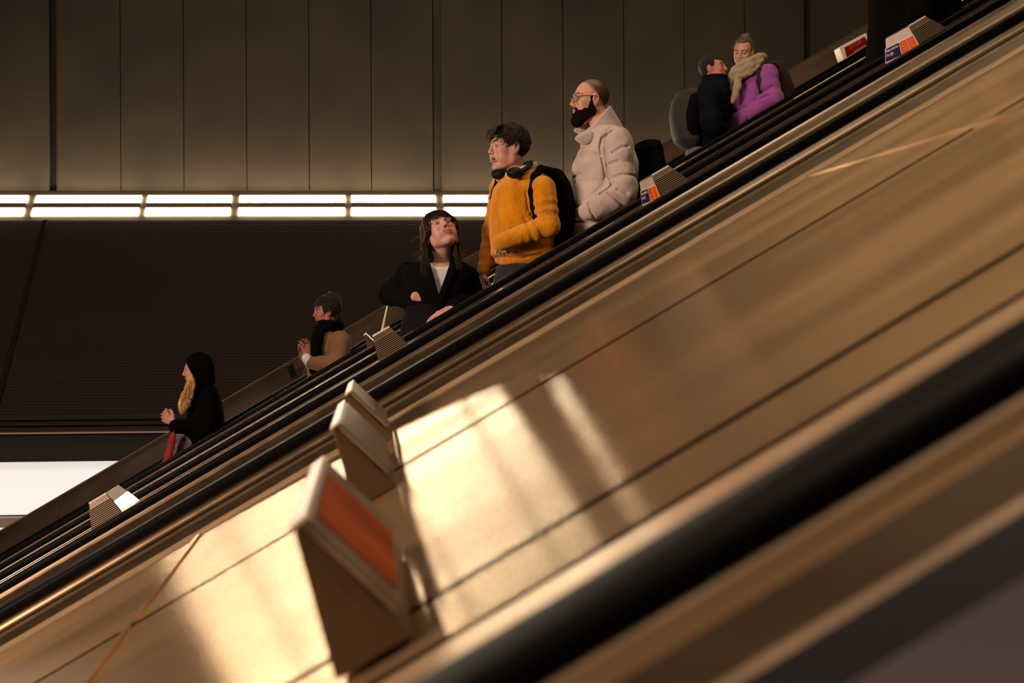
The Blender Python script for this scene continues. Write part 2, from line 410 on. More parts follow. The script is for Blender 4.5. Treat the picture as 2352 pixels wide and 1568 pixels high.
def ribbed(px_top_mid, facing, label, blank=False):
    # frustum across the narrow deck: ends flare 16 deg, long sides 26 deg
    yn, yf = 4.67, 4.89; ht = .150
    c = P(px_top_mid[0], px_top_mid[1], yn); b = .0405
    top = [c-U*b, c+U*b, c+U*b+YV*(yf-yn), c-U*b+YV*(yf-yn)]
    e = ht*math.tan(math.radians(16)); s = ht*math.tan(math.radians(26))
    bot = [top[0]-U*e-YV*s-N*ht, top[1]+U*e-YV*s-N*ht, top[2]+U*e+YV*s-N*ht, top[3]-U*e+YV*s-N*ht]
    root = empty('ribbed_wedge', sum(bot, Vector())/4, label, 'wedge', 'ribbed wedges on the narrow deck')
    MB().add(top+bot, [(0,1,2,3),(4,7,6,5),(0,4,5,1),(1,5,6,2),(2,6,7,3),(3,7,4,0)]).build('body', MT['fin'], root, bevel=.002)
    nf = ((top[1]-top[0]).cross(bot[0]-top[0])).normalized(); nf = nf if nf.y < 0 else -nf
    # ribs on the near face
    ed0 = bot[0]-top[0]; ed1 = bot[1]-top[1]
    mb = MB(); bk = MB()
    k = 17
    bk.prism([top[0]+ed0*.16+nf*.0008, top[1]+ed1*.16+nf*.0008, bot[1]-ed1*.02+nf*.0008, bot[0]-ed0*.02+nf*.0008], nf*.0006)
    gb = bk.build('grille', MT['groove'], root)
    for i in range(k):
        t = .17+.82*i/k; t2 = t+.82/k*.36
        mb.prism([top[0]+ed0*t+nf*.001, top[1]+ed1*t+nf*.001, top[1]+ed1*t2+nf*.001, top[0]+ed0*t2+nf*.001], nf*.004)
    mb.build('ribs', MT['ribs'], gb)
    # ridge
    MB().prism([top[0]-N*.004-YV*.002, top[1]-N*.004-YV*.002, top[1]+N*.003-YV*.001, top[0]+N*.003-YV*.001], YV*.008).build('ridge_cap', MT['cream'], root, bevel=.001)
    if facing:
        if facing < 0: tN, tF, bN, bF = top[0], top[3], bot[0], bot[3]
        else: tN, tF, bN, bF = top[1], top[2], bot[1], bot[2]
        nn = ((tF-tN).cross(bN-tN)).normalized()
        if nn.dot(U)*facing < 0: nn = -nn
        def q(u, v, o=.001):           # u 0 near..1 far, v 0 top..1 bottom
            return tN.lerp(tF,u).lerp(bN.lerp(bF,u), v) + nn*o
        def plate(name, u0,u1,v0,v1,m,o=.001,th=.0012,par=None):
            return MB().prism([q(u0,v0,o),q(u1,v0,o),q(u1,v1,o),q(u0,v1,o)], nn*th).build(name, m, par or root)
        fr = plate('end_plate', .02,.98,.03,.98, MT['blank'])
        if not blank:
            plate('notice_frame', .0,1.,.27,.66, MT['white'], .0024, .0008, root)
            a = plate('orange_notice', .02,.49,.29,.64, MT['orange'], .0033, .0008, root)
            b2 = plate('blue_notice', .51,.98,.29,.64, MT['blue'], .0033, .0008, root)
            ex = (q(.2,.4)-q(.8,.4)).normalized(); ey = (q(.5,.3)-q(.5,.6)); ey = (ey-ex*ey.dot(ex)).normalized()
            if facing > 0: ex = -ex
            textobj('lettering', 'Please stand on\nthe right', .019, q(.965,.395,.0046), ex, ey, MT['white'], b2)
            for v in (.34,.42,.51):
                plate('print_line', .30,.42,v,v+.045, MT['orangedark'], .0043, .0003, a)
            plate('print_divider', .235,.25,.30,.63, MT['blank'], .0043, .0003, a)
            plate('print_bar', .12,.155,.33,.60, MT['orangedark'], .0043, .0003, a)
        else:
            plate('polished_plate', .02,.49,.30,.70, MT['mirror'], .0022, .0012, root)
            plate('polished_plate', .51,.98,.30,.70, MT['mirror'], .0022, .0012, root)
    return root
ribbed((875,761), 0, 'ribbed metal wedge standing below the elbow of the woman in the black blazer')
ribbed((1517,391), -1, 'ribbed wedge with blue and orange notices beside the person in the pale puffer jacket')
ribbed((2107,48), -1, 'ribbed wedge with notices at the top right, in front of the long black coat')
ribbed((224,1144), 1, 'ribbed wedge with polished end plates at the lower left of the picture', blank=True)

# tall pale wedge on the far ledge behind the woman in black
Y = 9.40
root = empty('tall_wedge', P(885,770,Y), 'tall narrow pale wedge on the far ledge, left of the woman in the black blazer', 'wedge')
MB().prism([P(893,695,Y),P(889,699,Y),P(874,764,Y),P(880,766,Y)], YV*.13).build('front_edge', MT['cream'], root, bevel=.004)
MB().prism([P(893,697,Y+.012),P(880,766,Y+.012),P(915,745,Y+.012)], YV*.11).build('body', MT['fin'], root)

# emergency stop box on the far ledge
Y = 9.36
root = empty('stop_box', P(1965,140,Y), 'red lit emergency stop box reading STOP on the far ledge at the top right', 'sign')
fr = [P(1928,108,Y),P(1986,76,Y),P(2012,100,Y),P(1992,108,Y),P(1937,138,Y)]
fr = [P(1928,108,Y),P(1990,75,Y),P(2000,100,Y),P(1938,139,Y)]
MB().prism(fr, YV*.12).build('frame', MT['cream'], root, bevel=.006)
pn = [P(1940,109,Y-.004),P(1986,84,Y-.004),P(1994,101,Y-.004),P(1945,131,Y-.004)]
pl = MB().prism(pn, YV*.003).build('panel', MT['stopred'], root)
ex = (P(1986,84,Y)-P(1940,109,Y)).normalized(); ey = Vector((-ex.z,0,ex.x))
textobj('lettering', 'STOP', .050, P(1953,113,Y-.006), ex, ey, MT['stopink'], pl)
MB().prism([P(1961,118,Y-.006),P(1987,103,Y-.006),P(1987.5,105,Y-.006),P(1961.5,120,Y-.006)], YV*.001).build('print_line', MT['stopink'], pl)
MB().prism([P(1958,128,Y+.03),P(1974,120,Y+.03),P(1973,142,Y+.03),P(1966,146,Y+.03)], YV*.05).build('stem', MT['ledge'], root)
# ------------------------------------------------------------------ sculpting by signed distance
from concurrent.futures import ThreadPoolExecutor
def V(a): return np.array(a, float)
def smin(a, b, k):
    h = np.clip(.5+.5*(b-a)/k, 0, 1); return b+(a-b)*h-k*h*(1-h)
def smax(a, b, k): return -smin(-a, -b, k)
def cone(p, a, b, ra, rb):
    a = V(a); b = V(b); ba = b-a; t = np.clip(((p-a)@ba)/(ba@ba), 0, 1)
    return np.linalg.norm(p-a-t[:,None]*ba, axis=1)-(ra+(rb-ra)*t)
def chain(p, pts, rs, k=.02):
    d = None
    for i in range(len(pts)-1):
        e = cone(p, pts[i], pts[i+1], rs[i], rs[i+1]); d = e if d is None else smin(d, e, k)
    return d
def ell(p, c, r, R=None):
    q = p-V(c)
    if R is not None: q = q@R
    r = V(r); k0 = np.linalg.norm(q/r, axis=1); k1 = np.linalg.norm(q/(r*r), axis=1)+1e-9
    return k0*(k0-1)/k1
def noi(p, f, s=0):
    x, y, z = (p*f).T
    return (np.sin(x+1.7*np.sin(y*.8+s)+s)+np.sin(y*1.3+1.3*np.sin(z*.9+s*2)+2*s)+np.sin(z*1.1+1.5*np.sin(x*1.2+s)+3*s))/3
def polygonise(f, lo, hi, vox):
    lo = V(lo); hi = V(hi); B = 8
    n = np.ceil((hi-lo)/(vox*B)).astype(int)+1
    g = np.stack(np.meshgrid(*[np.arange(k) for k in n], indexing='ij'), -1).reshape(-1,3)
    c = lo+(g+.5)*B*vox; d = f(c)
    g = g[np.abs(d) < vox*B*.95+.010]
    if len(g) == 0: raise RuntimeError('empty')
    o = np.stack(np.meshgrid(*[np.arange(B+1)]*3, indexing='ij'), -1).reshape(-1,3)
    S = n*B+2
    vals = np.empty((len(g), (B+1)**3))
    CH = 100
    def job(i):
        gg = g[i:i+CH]; pts = lo+(gg[:,None,:]*B+o[None])*vox
        vals[i:i+CH] = f(pts.reshape(-1,3)).reshape(len(gg), -1)
    with ThreadPoolExecutor(4) as ex: list(ex.map(job, range(0, len(g), CH)))
    vals[vals == 0] = 1e-7
    A = vals.reshape(-1, B+1, B+1, B+1)
    sg = A < 0
    # cells
    cs = np.zeros((len(g),B,B,B), int)
    for dx in (0,1):
        for dy in (0,1):
            for dz in (0,1): cs += sg[:,dx:dx+B,dy:dy+B,dz:dz+B]
    bi, ci, cj, ck = np.nonzero((cs > 0) & (cs < 8))
    base = g[bi]*B+np.stack([ci,cj,ck],1)
    acc = np.zeros((len(bi),3)); cnt = np.zeros(len(bi))
    for ax in range(3):
        for u in (0,1):
            for v in (0,1):
                o0 = [0,0,0]; o0[(ax+1)%3] = u; o0[(ax+2)%3] = v; o1 = list(o0); o1[ax] = 1
                v0 = A[bi,ci+o0[0],cj+o0[1],ck+o0[2]]; v1 = A[bi,ci+o1[0],cj+o1[1],ck+o1[2]]
                m = (v0 < 0) != (v1 < 0); t = np.where(m, v0/(v0-v1+1e-20), 0)
                q = np.tile(V(o0), (len(bi),1)); q[:,ax] += t
                acc += np.where(m[:,None], q, 0); cnt += m
    pos = lo+(base+acc/cnt[:,None])*vox
    key = (base[:,0]*S[1]+base[:,1])*S[2]+base[:,2]
    od = np.argsort(key); key = key[od]; pos = pos[od]
    quads = []
    for ax in range(3):
        o1 = [0,0,0]; o1[ax] = 1
        a = sg[:,:B,:B,:B]; b = sg[:,o1[0]:o1[0]+B,o1[1]:o1[1]+B,o1[2]:o1[2]+B]
        bi, ci, cj, ck = np.nonzero(a != b)
        base = g[bi]*B+np.stack([ci,cj,ck],1); fl = a[bi,ci,cj,ck]
        u = np.zeros(3,int); u[(ax+1)%3] = 1; w = np.zeros(3,int); w[(ax+2)%3] = 1
        cells = [base-u-w, base-w, base, base-u]
        ids = []; ok = np.ones(len(bi), bool)
        for cc in cells:
            k = (cc[:,0]*S[1]+cc[:,1])*S[2]+cc[:,2]; j = np.searchsorted(key, k); j = np.clip(j, 0, len(key)-1)
            ok &= (key[j] == k) & (cc >= 0).all(1); ids.append(j)
        Q = np.stack(ids, 1); Q[~fl] = Q[~fl][:,::-1]; quads.append(Q[ok])
    return pos, np.concatenate(quads)
def sculpt(name, f, lo, hi, vox, m, parent=None, colf=None, relax=1):
    pos, q = polygonise(f, lo, hi, vox)
    me = D.meshes.new(name)
    me.vertices.add(len(pos)); me.vertices.foreach_set('co', pos.astype(np.float32).ravel())
    me.loops.add(len(q)*4); me.loops.foreach_set('vertex_index', q.astype(np.int32).ravel())
    me.polygons.add(len(q)); me.polygons.foreach_set('loop_start', np.arange(len(q), dtype=np.int32)*4)
    me.polygons.foreach_set('loop_total', np.full(len(q), 4, np.int32))
    me.update(); me.validate()
    me.polygons.foreach_set('use_smooth', np.ones(len(me.polygons), bool))
    if colf is not None:
        ca = me.color_attributes.new('Col', 'FLOAT_COLOR', 'POINT')
        co = np.empty(len(me.vertices)*3); me.vertices.foreach_get('co', co); co = co.reshape(-1,3)
        c = np.ones((len(co),4)); c[:,:3] = colf(co); ca.data.foreach_set('color', c.ravel())
    return link(name, me, m, parent)
def bounds(pts, pad):
    a = np.array([list(p) for p in pts]); return a.min(0)-pad, a.max(0)+pad

def frame(az, pitch, roll):
    """az: heading of the face in degrees (0 = +x, 90 = away, 180 = -x, 270 = at the lens); pitch > 0 looks up; roll > 0 tips the crown to the head's left"""
    a, p, r = map(math.radians, (az, pitch, roll))
    f = V((math.cos(a)*math.cos(p), math.sin(a)*math.cos(p), math.sin(p)))
    l = V((-math.sin(a), math.cos(a), 0)); u = np.cross(f, l)
    l2 = l*math.cos(r)-u*math.sin(r); u2 = u*math.cos(r)+l*math.sin(r)
    return np.stack([f, l2, u2], 1)          # columns forward, left, up

class Head:
    def __init__(s, c, az, pitch=0, roll=0, k=1., face=0., mouth=0.):
        s.c = V(c); s.R = frame(az, pitch, roll); s.k = k; s.fat = face; s.mouth = mouth
    def loc(s, p): return (p-s.c)@s.R/s.k
    def wor(s, q): return s.c+s.R@(V(q)*s.k)
    def sdf(s, p): return s.local(s.loc(p))*s.k
    def local(s, q):
        q = q.copy(); a = np.abs(q[:,1]); m = q.copy(); m[:,1] = a       # mirrored copy
        w = s.fat
        d = ell(q, (-.014,0,.036), (.096,.0755,.086))
        d = smin(d, ell(q, (.03,0,-.02), (.060,.058+w*.5,.082)), .03)
        d = smin(d, cone(m, (.066,.008,-.098), (.008,.050+w,-.062), .019+w*.5, .020+w*.5), .022)
        d = smin(d, cone(m, (.008,.050+w,-.062), (.0,.058,-.01), .02, .02), .02)
        d = smin(d, ell(q, (.076,0,-.098), (.018,.022,.016)), .012)          # chin
        d = smin(d, cone(m, (.083,.010,.033), (.070,.046,.032), .010, .011), .012)   # brow
        d = smin(d, ell(m, (.060,.044+w*.4,-.016), (.026,.020,.020)), .02)   # cheekbone
        d = smin(d, ell(m, (.050,.040+w*.6,-.048), (.030,.022+w*.4,.03)), .02)
        d = smax(d, -ell(m, (.098,.034,.008), (.021,.021,.013)), .012)      # socket
        d = smin(d, ell(m, (.0735,.0325,.010), (.0145,.0155,.0125)), .003)   # eye
        d = smin(d, cone(q, (.088,0,.022), (.106,0,-.016), .0075, .0085), .009)  # nose
        d = smin(d, ell(q, (.107,0,-.0205), (.0105,.0095,.0085)), .006)
        d = smin(d, ell(m, (.097,.0125,-.025), (.0105,.0075,.0075)), .005)
        d = smax(d, -ell(m, (.1025,.0065,-.032), (.005,.0035,.0035)), .002)
        mo = s.mouth
        d = smin(d, ell(q, (.082,0,-.052), (.014,.03,.022)), .01)
        d = smin(d, chain(m, [(.0935,0,-.049),(.0895,.014,-.050),(.080,.025,-.0545)], [.0058,.0055,.003], .004), .004)
        d = smin(d, chain(m, [(.0915,0,-.0625-mo),(.0875,.013,-.0615-mo),(.079,.024,-.057-mo*.4)], [.0068,.006,.003], .004), .005)
        d = smax(d, -chain(m, [(.103,0,-.0555-mo*.5),(.096,.014,-.0555-mo*.5),(.084,.026,-.056-mo*.3)], [.0028+mo*.5,.0028+mo*.45,.0018], .003), .002)
        # ears
        R = np.array([[.94,-.2,.28],[.28,.9,-.1],[-.25,.2,.95]]).T
        e = ell(m, (-.008,.0805,.002), (.019,.0075,.032), None)
        e = smin(e, ell(m, (-.003,.076,-.024), (.010,.006,.012)), .006)
        e = smax(e, -ell(m, (-.004,.090,.004), (.011,.008,.020)), .004)
        e = smin(e, ell(m, (.006,.078,-.004), (.005,.006,.010)), .004)
        d = smin(d, e, .006)
        return d

SK = {}
def skin_mat(name, attr='Col'):
    m = mat(name, (.6,.35,.25), .48, attr=attr, noise=((40,40,40),.06,3))
    b = m.node_tree.nodes['Principled BSDF']
    b.inputs['Subsurface Weight'].default_value = .12; b.inputs['Subsurface Radius'].default_value = (.012,.005,.003); b.inputs['Subsurface Scale'].default_value = .5
    return m
MT['skin'] = skin_mat('skin')

def head_color(H, tone, lip, brow, iris=(.05,.03,.02), stub=None):
    tone = V(tone)
    def f(p):
        q = H.loc(p); c = np.tile(tone, (len(p),1)); x,y,z = q.T; a = np.abs(y)
        near = (np.linalg.norm(q, axis=1) < .16)
        def paint(mask, col, w=1.):
            mask = (mask & near).astype(float)[:,None]*w; c[:] = c*(1-mask)+V(col)*mask
        bl = np.exp(-(((x-.075)/.03)**2+((a-.04)/.025)**2+((z+.022)/.025)**2))[:,None]*near[:,None]
        c[:] = c*(1-bl*.35)+V(tone*V((1.05,.72,.68)))*bl*.35
        ns = np.exp(-(((x-.108)/.02)**2+(a/.02)**2+((z+.02)/.02)**2))[:,None]*near[:,None]
        c[:] = c*(1-ns*.3)+V(tone*V((1.05,.7,.66)))*ns*.3
        er = ((a > .071) & (x < .02)); paint(er, tone*V((1.05,.75,.7)), .6)
        m_ = H.mouth
        paint((x > .076) & (a < .026-(.1*np.abs(z+.056))) & (z < -.0455) & (z > -.069-m_), lip, .85)
        paint((x > .084) & (a < .02) & (np.abs(z+.0558+m_*.5) < .0016+m_*.45), (.05,.01,.01), 1)
        bz = .0345+.10*np.clip(a-.014,0,.03)-3*np.clip(a-.036,0,1)**2*8
        paint((x > .05) & (a > .010) & (a < .052) & (np.abs(z-bz) < .0046), brow, .9)
        e = np.sqrt((a-.0325)**2*.22+(z-.0090)**2); ex = (x > .070)
        paint(ex & (e < .0068) & (a < .052), tone*.22, .9)
        paint(ex & (e < .0045) & (a < .05), (.50,.42,.38), 1)
        ir = np.sqrt((a-.0325)**2+(z-.0100)**2); paint(ex & (ir < .0056) & (e < .0052), iris, 1)
        if stub: 
            for mk, col, w in stub(q): 
                mk = (np.clip(mk,0,1)*near)[:,None]*w; c[:] = c*(1-mk)+V(col)*mk
        return c
    return f

def hand(wrist, d, palm, thumb, size=1., curl=(25,35,45,55), spread=.5, tcurl=20):
    """fingers leave along d, palm = direction the palm looks, thumb = side the thumb is on"""
    d = V(d)/np.linalg.norm(d); n = V(palm); n = n-d*(n@d); n /= np.linalg.norm(n); w = np.cross(d, n)
    if w@V(thumb) < 0: w = -w
    W = V(wrist); L = []
    pl = .092*size
    kn = [W+d*pl*m+w*o*size+n*.002 for m,o in ((.98,.031),(1.03,.010),(1.0,-.011),(.90,-.031))]
    for q in kn: L.append((W+d*.012+(q-W-d*pl)*.35, q, .0165*size, .0115*size, .010))
    L.append((kn[0], kn[3], .0105*size, .0095*size, .008))
    ln = [.072,.080,.074,.058]; rd = [.0088,.0090,.0086,.0076]
    for i,(q,l_,r_) in enumerate(zip(kn, ln, rd)):
        l_ *= size; r_ *= size
        ang = 0; p = q; dirn = d+w*(.12*(1.5-i)*spread); dirn /= np.linalg.norm(dirn); cu = math.radians(curl[i])
        for fr in (.45,.31,.24):
            ang += cu; v = dirn*math.cos(ang)+n*math.sin(ang); p2 = p+v*l_*fr
            L.append((p, p2, r_, r_*.93, .0025)); p = p2; r_ *= .93
    tb = W+d*.028*size+w*.020*size
    t1 = tb+(w*.75+d*.65+n*.15)*.036*size/1.0; t2 = t1+(w*.35+d*.85+n*math.sin(math.radians(tcurl)))*.030*size; t3 = t2+(w*.1+d*.9+n*math.sin(math.radians(tcurl)))*.024*size
    L += [(W+d*.01, t1, .015*size, .0115*size, .008), (t1, t2, .0112*size, .0098*size, .003), (t2, t3, .0098*size, .0085*size, .003)]
    def f(p):
        dd = None
        for a,b,ra,rb,k in L:
            e = cone(p, a, b, ra, rb); dd = e if dd is None else smin(dd, e, k)
        return dd
    pts = [a for a,b,*_ in L]+[b for a,b,*_ in L]
    return f, pts

def loft(rows, Yc, lean_=0., two=None):
    """rows of (picture row, left edge, right edge, half depth[, depth centre]) -> distance function"""
    z = []; cx = []; hx = []; hy = []; cy = []
    for r in sorted(rows, key=lambda r: -r[0]):
        y = r[4] if len(r) > 4 else Yc
        a = P(r[1], r[0], y); b = P(r[2], r[0], y); z.append((a.z+b.z)/2); cx.append((a.x+b.x)/2); hx.append((b.x-a.x)/2); hy.append(r[3]); cy.append(y)
    z, cx, hx, hy, cy = map(np.array, (z, cx, hx, hy, cy))
    def f(p):
        # smooth interpolation
        def it(a): return np.interp(p[:,2], z, a)
        X = p[:,0]-it(cx); Yq = p[:,1]-it(cy); a = it(hx); b = it(hy)
        e = 2.3
        k = (np.abs(X/a)**e+np.abs(Yq/b)**e)**(1/e)
        d = (k-1)*np.minimum(a, b)
        dz = np.maximum(p[:,2]-z[-1], z[0]-p[:,2])
        return smax(d*.9, dz, .02)
    pts = [(cx[i]-hx[i], cy[i]-hy[i], z[i]) for i in range(len(z))]+[(cx[i]+hx[i], cy[i]+hy[i], z[i]) for i in range(len(z))]
    return f, pts
def pw(*a): return V(P(*a))
def person(name, base, label, group=None): return empty(name, base, label, 'person', group)
def body(root, H, tone, lip, brow, torso, arms, hands, vox=.003, stub=None, neck=None, iris=(.05,.03,.02)):
    nk = neck or [H.wor((-.018,0,-.045)), H.c+V((0,0,0))+H.R[:,0]*-.045*H.k+V((0,0,-.15))]
    nr = neck[2] if neck and len(neck) > 2 else .052*H.k
    ft, tp = torso
    pts = list(tp)+[H.wor(v) for v in ((.12,.09,.13),(-.12,-.09,-.13),(.12,-.09,.13),(-.12,.09,-.13),(.12,.09,-.13),(-.12,-.09,.13),(-.12,.09,.13),(.12,-.09,-.13))]
    for a,_ in arms: pts += a
    for _,hp in hands: pts += list(hp)
    def f(p):
        d = H.sdf(p)
        d = smin(d, cone(p, nk[0], nk[1], nr, nr*1.12), .02)
        d = smin(d, ft(p)+.02, .03)
        for (a, r) in arms: d = smin(d, chain(p, a, r), .012)
        for hf,_ in hands: d = smin(d, hf(p), .008)
        return d
    lo, hi = bounds(pts, .03)
    return sculpt('body', f, lo, hi, vox, MT['skin'], root, head_color(H, tone, lip, brow, iris, stub))
def shell(name, f, pts, vox, m, root, pad=.04, colf=None):
    lo, hi = bounds(pts, pad); return sculpt(name, f, lo, hi, vox, m, root, colf)
def haircap(H, off, keep, amp=.004, freq=90, seed=0, extra=None, stretch=(1,1,.35)):
    def f(p):
        q = H.loc(p); st = q*V(stretch)
        d = ell(q, (-.016,0,.038), (.096+off,.0755+off,.086+off))
        n = noi(st, freq, seed)*amp+noi(st, freq*2.3, seed+2)*amp*.45
        d = d-n
        d = smax(d, keep(q)+n*1.5, .006)
        if extra: d = smin(d, extra(q)-n, .012)
        return d*H.k*.8
    pts = [H.wor(v) for v in ((.15,.13,.15),(-.15,-.13,-.15),(.15,-.13,.15),(-.15,.13,-.15),(.15,.13,-.15),(-.15,-.13,.15),(-.15,.13,.15),(.15,-.13,-.15))]
    return f, pts
def strands(name, lines, r, m, root):
    mb = MB()
    for l in lines: mb.tube(l, r, 3, r*.4)
    return mb.build(name, m, root, smooth=True)
def cloth(name, col, rough=.85, sheen=.3, bump=('noise',420,.5,.002), noise=((12,12,12),.12,4)):
    dk = max(col) < .02
    return mat(name, col, rough, 0, noise, bump, sheen=0 if dk else sheen, spec=.03 if dk else .15)
def legs(rows, hips, feet, yc, m, root, vox, r=(.085,.07,.05), name='trousers', pad_rows=None):
    """hips/feet: lists of world points for both legs"""
    ch = []
    for h_, f_ in zip(hips, feet):
        kn = (V(h_)+V(f_))/2+V((-.03,0,0)); ch.append(([V(h_), kn, V(f_)], list(r)))
    fl = loft(rows, yc) if rows else None
    def f(p):
        d = fl[0](p) if fl else None
        for a, rr_ in ch:
            e = chain(p, a, rr_, .03); d = e if d is None else smin(d, e, .04)
        return d-noi(p, 28, 1)*.004
    pts = [q for a,_ in ch for q in a]+(fl[1] if fl else [])
    shell(name, f, pts, vox, m, root, .12)
    for i, f_ in enumerate(feet):
        c = V(f_)
        g = lambda p, c=c: smin(ell(p, c+V((-.06,0,-.055)), (.13,.05,.045)), cone(p, c+V((0,0,-.05)), c+V((0,0,.03)), .048, .05), .03)
        sh = lambda p, c=c, g=g: smax(g(p), (c[2]-.095)-p[:,2], .005)
        sculpt('shoe', sh, c-V((.22,.08,.12)), c+V((.12,.08,.1)), .008, MT['shoe'], root)
MT['shoe'] = mat('shoe_leather', (.02,.018,.016), .45)
def stepz(x): return Z0+HT-.95+math.floor((x+8.2)/.35)*.35*T30+(-8.2)*T30

HAIRD = mat('dark_hair', (.014,.008,.006), .62, 0, ((60,60,60),.3,3), ('noise',260,1.,.006), sheen=.1, spec=.3)
def pers_feet(x0, x1, ys):
    c = lambda x: math.floor((x+8.2)/.35)*.35-8.2+.235
    return [V((c(x0), y, stepz(x0)+.10)) for x,y in zip((x0,x1), ys)]
TAN = (.62,.34,.25); LIP = (.42,.13,.12)
TR = cloth('dark_grey_trousers', (.035,.030,.030))
BLK = mat('black_plastic', (.007,.006,.006), .55, spec=.2)
RIM = mat('backlit_hair', (.03,.015,.008), .6)
rim_nt = RIM.node_tree; rim_t = rim_nt.nodes.new('ShaderNodeBsdfTranslucent'); rim_t.inputs[0].default_value = (.85,.55,.25,1); _m = rim_nt.nodes.new('ShaderNodeMixShader'); _m.inputs[0].default_value = .55
rim_nt.links.new(rim_nt.nodes['Principled BSDF'].outputs[0], _m.inputs[1]); rim_nt.links.new(rim_t.outputs[0], _m.inputs[2]); rim_nt.links.new(_m.outputs[0], rim_nt.nodes['Material Output'].inputs[0])
NY = cloth('black_nylon', (.005,.0045,.0045), .8, .02, ('noise',300,.3,.002))
def fuzz(H, n, rad, ln, seed, zmin=.02, wav=.01):
    r = np.random.default_rng(seed); out = []
    while len(out) < n:
        v = r.normal(size=3); v /= np.linalg.norm(v)
        if v[2]*.086+.036 < zmin or (v[0] > .8 and v[2] < .4): continue
        p = V((-.016,0,.038))+v*V((.096+rad,.0755+rad,.086+rad)); t = r.normal(size=3); t -= v*(t@v); t /= np.linalg.norm(t)
        l = ln*r.uniform(.5,1); pts = [p+t*l*s+v*(wav*math.sin(s*2.6)*r.uniform(.3,1)) for s in (0,.33,.66,1)]
        out.append([H.wor(q) for q in pts])
    return out
def pack(label, cpts, radii, Yb, m, straps=(), grp=None, vox=.006, squash=None, extra=None):
    o = empty('backpack', P(cpts[0][0], cpts[0][1], Yb), label, 'backpack', grp)
    rows = cpts
    L = loft(rows, Yb)
    f = lambda p: smin(L[0](p)-noi(p,14,5)*.008, 9.+0*p[:,0], .01)
    shell('pack_body', f, L[1], vox, m, o, .03)
    for pts, w, t in straps:
        P_ = [pw(*q) for q in pts]
        def g(p, P_=P_):
            d = None
            for i in range(len(P_)-1):
                e = cone(p, P_[i], P_[i+1], w, w); d = e if d is None else smin(d, e, .01)
            return d
        # flat strap: keep only the skin close to the wearer
        shell('strap', g, P_, max(.004, vox*.7), m, o, .05)
    return o
def locks(H, off, n, ln, keep, seed, crown=(-.06,0,.115), r0=.0045, lift=.008, zoff=0):
    r = np.random.default_rng(seed); out = []; c = V((-.016,0,.038)); rad = V((.096+off,.0755+off,.086+off)); cr = V(crown)
    tries = 0
    while len(out) < n and tries < n*30:
        tries += 1
        v = r.normal(size=3); v /= np.linalg.norm(v); q = c+v*rad
        if keep(q[None])[0] > -.002: continue
        pts = []; L = ln*r.uniform(.6,1.1); sd = r.normal(size=3)*.35; x = q
        for k in range(5):
            pts.append(H.wor(x+v*(.001+lift*(k/4)**2)))
            t = x-cr; t = t/(np.linalg.norm(t)+1e-6)+sd; v = (x-c)/rad; v /= np.linalg.norm(v); t = t-v*(t@v); t /= np.linalg.norm(t)
            x = x+t*L/4; v = (x-c)/rad; v /= np.linalg.norm(v); x = c+v*rad
        out.append(pts)
    return out
def lockmesh(name, ls, r0, m, root):
    mb = MB()
    for l in ls: mb.tube(l, r0, 5, r0*.12)
    return mb.build(name, m, root, smooth=True)
def crease(p, lines, Yn, w=.007, A=.010):
    d = np.zeros(len(p)); near = np.clip((5.95-p[:,1])/.05,0,1) if Yn < 7 else 1.
    xz = p[:,[0,2]]
    for l in lines:
        q = [pw(a,b,Yn)[[0,2]] for a,b in l]; best = np.full(len(p), 9.)
        for i in range(len(q)-1):
            ba = q[i+1]-q[i]; t = np.clip(((xz-q[i])@ba)/(ba@ba),0,1); best = np.minimum(best, np.linalg.norm(xz-q[i]-t[:,None]*ba,axis=1))
        d = np.maximum(d, A*np.exp(-(best/w)**2))
    return d*near
def alongf(p, A_):
    best = None; tt = None; s0 = 0
    for i in range(len(A_)-1):
        ba = A_[i+1]-A_[i]; L = np.linalg.norm(ba); t = np.clip(((p-A_[i])@ba)/(L*L),0,1); d = np.linalg.norm(p-A_[i]-t[:,None]*ba, axis=1)
        s = s0+t*L
        if best is None: best, tt = d, s
        else: m = d < best; tt = np.where(m, s, tt); best = np.minimum(best, d)
        s0 += L
    return tt
def puff(s, period, depth): 
    ph = np.abs(np.sin(np.pi*s/period)); return depth*(1-ph**.4)

# ================================================================== man in the orange sweater
Y = 5.9
x_ = P(1185,600,Y).x
root = person('person', (x_, Y, stepz(x_)), 'person in a mustard orange sweater with a black backpack and headphones, facing left')
H = Head(P(1167,341,Y), 180+20, -2, 0, 1.0, .006, .006)
tr = [(392,1172,1232,.07),(402,1160,1244,.12),(415,1146,1256,.17),(435,1132,1266,.195),(465,1126,1272,.20),(500,1124,1272,.19),(540,1125,1270,.18),(575,1130,1268,.175),(600,1134,1266,.175),(613,1136,1262,.17)]
T = loft(tr, Y)
nearA = [pw(1247,432,5.70), pw(1260,518,5.66), pw(1150,556,5.66)]; nr_ = [.066,.056,.044]
farA = [pw(1150,432,6.09), pw(1128,530,6.13), pw(1110,622,6.0)]; fr_ = [.060,.046,.034]
h1 = hand(pw(1163,545,5.71), (-.30,.35,-.85), (.5,1,0), (-.6,-.2,.6), .80, (30,40,45,50))
h2 = hand(pw(1109,628,6.0), (-.02,-.25,-1), (1,.3,0), (-.5,-1,0), 1, (35,40,45,50))
body(root, H, TAN, LIP, (.05,.025,.015), (T[0],T[1]), [(nearA,[.045,.038,.028]),(farA,[.045,.036,.026])], [h1,h2])
SW = cloth('orange_wool', (.86,.33,.004), .95, .35, ('noise',190,1.0,.009), ((25,25,9),.2,4))
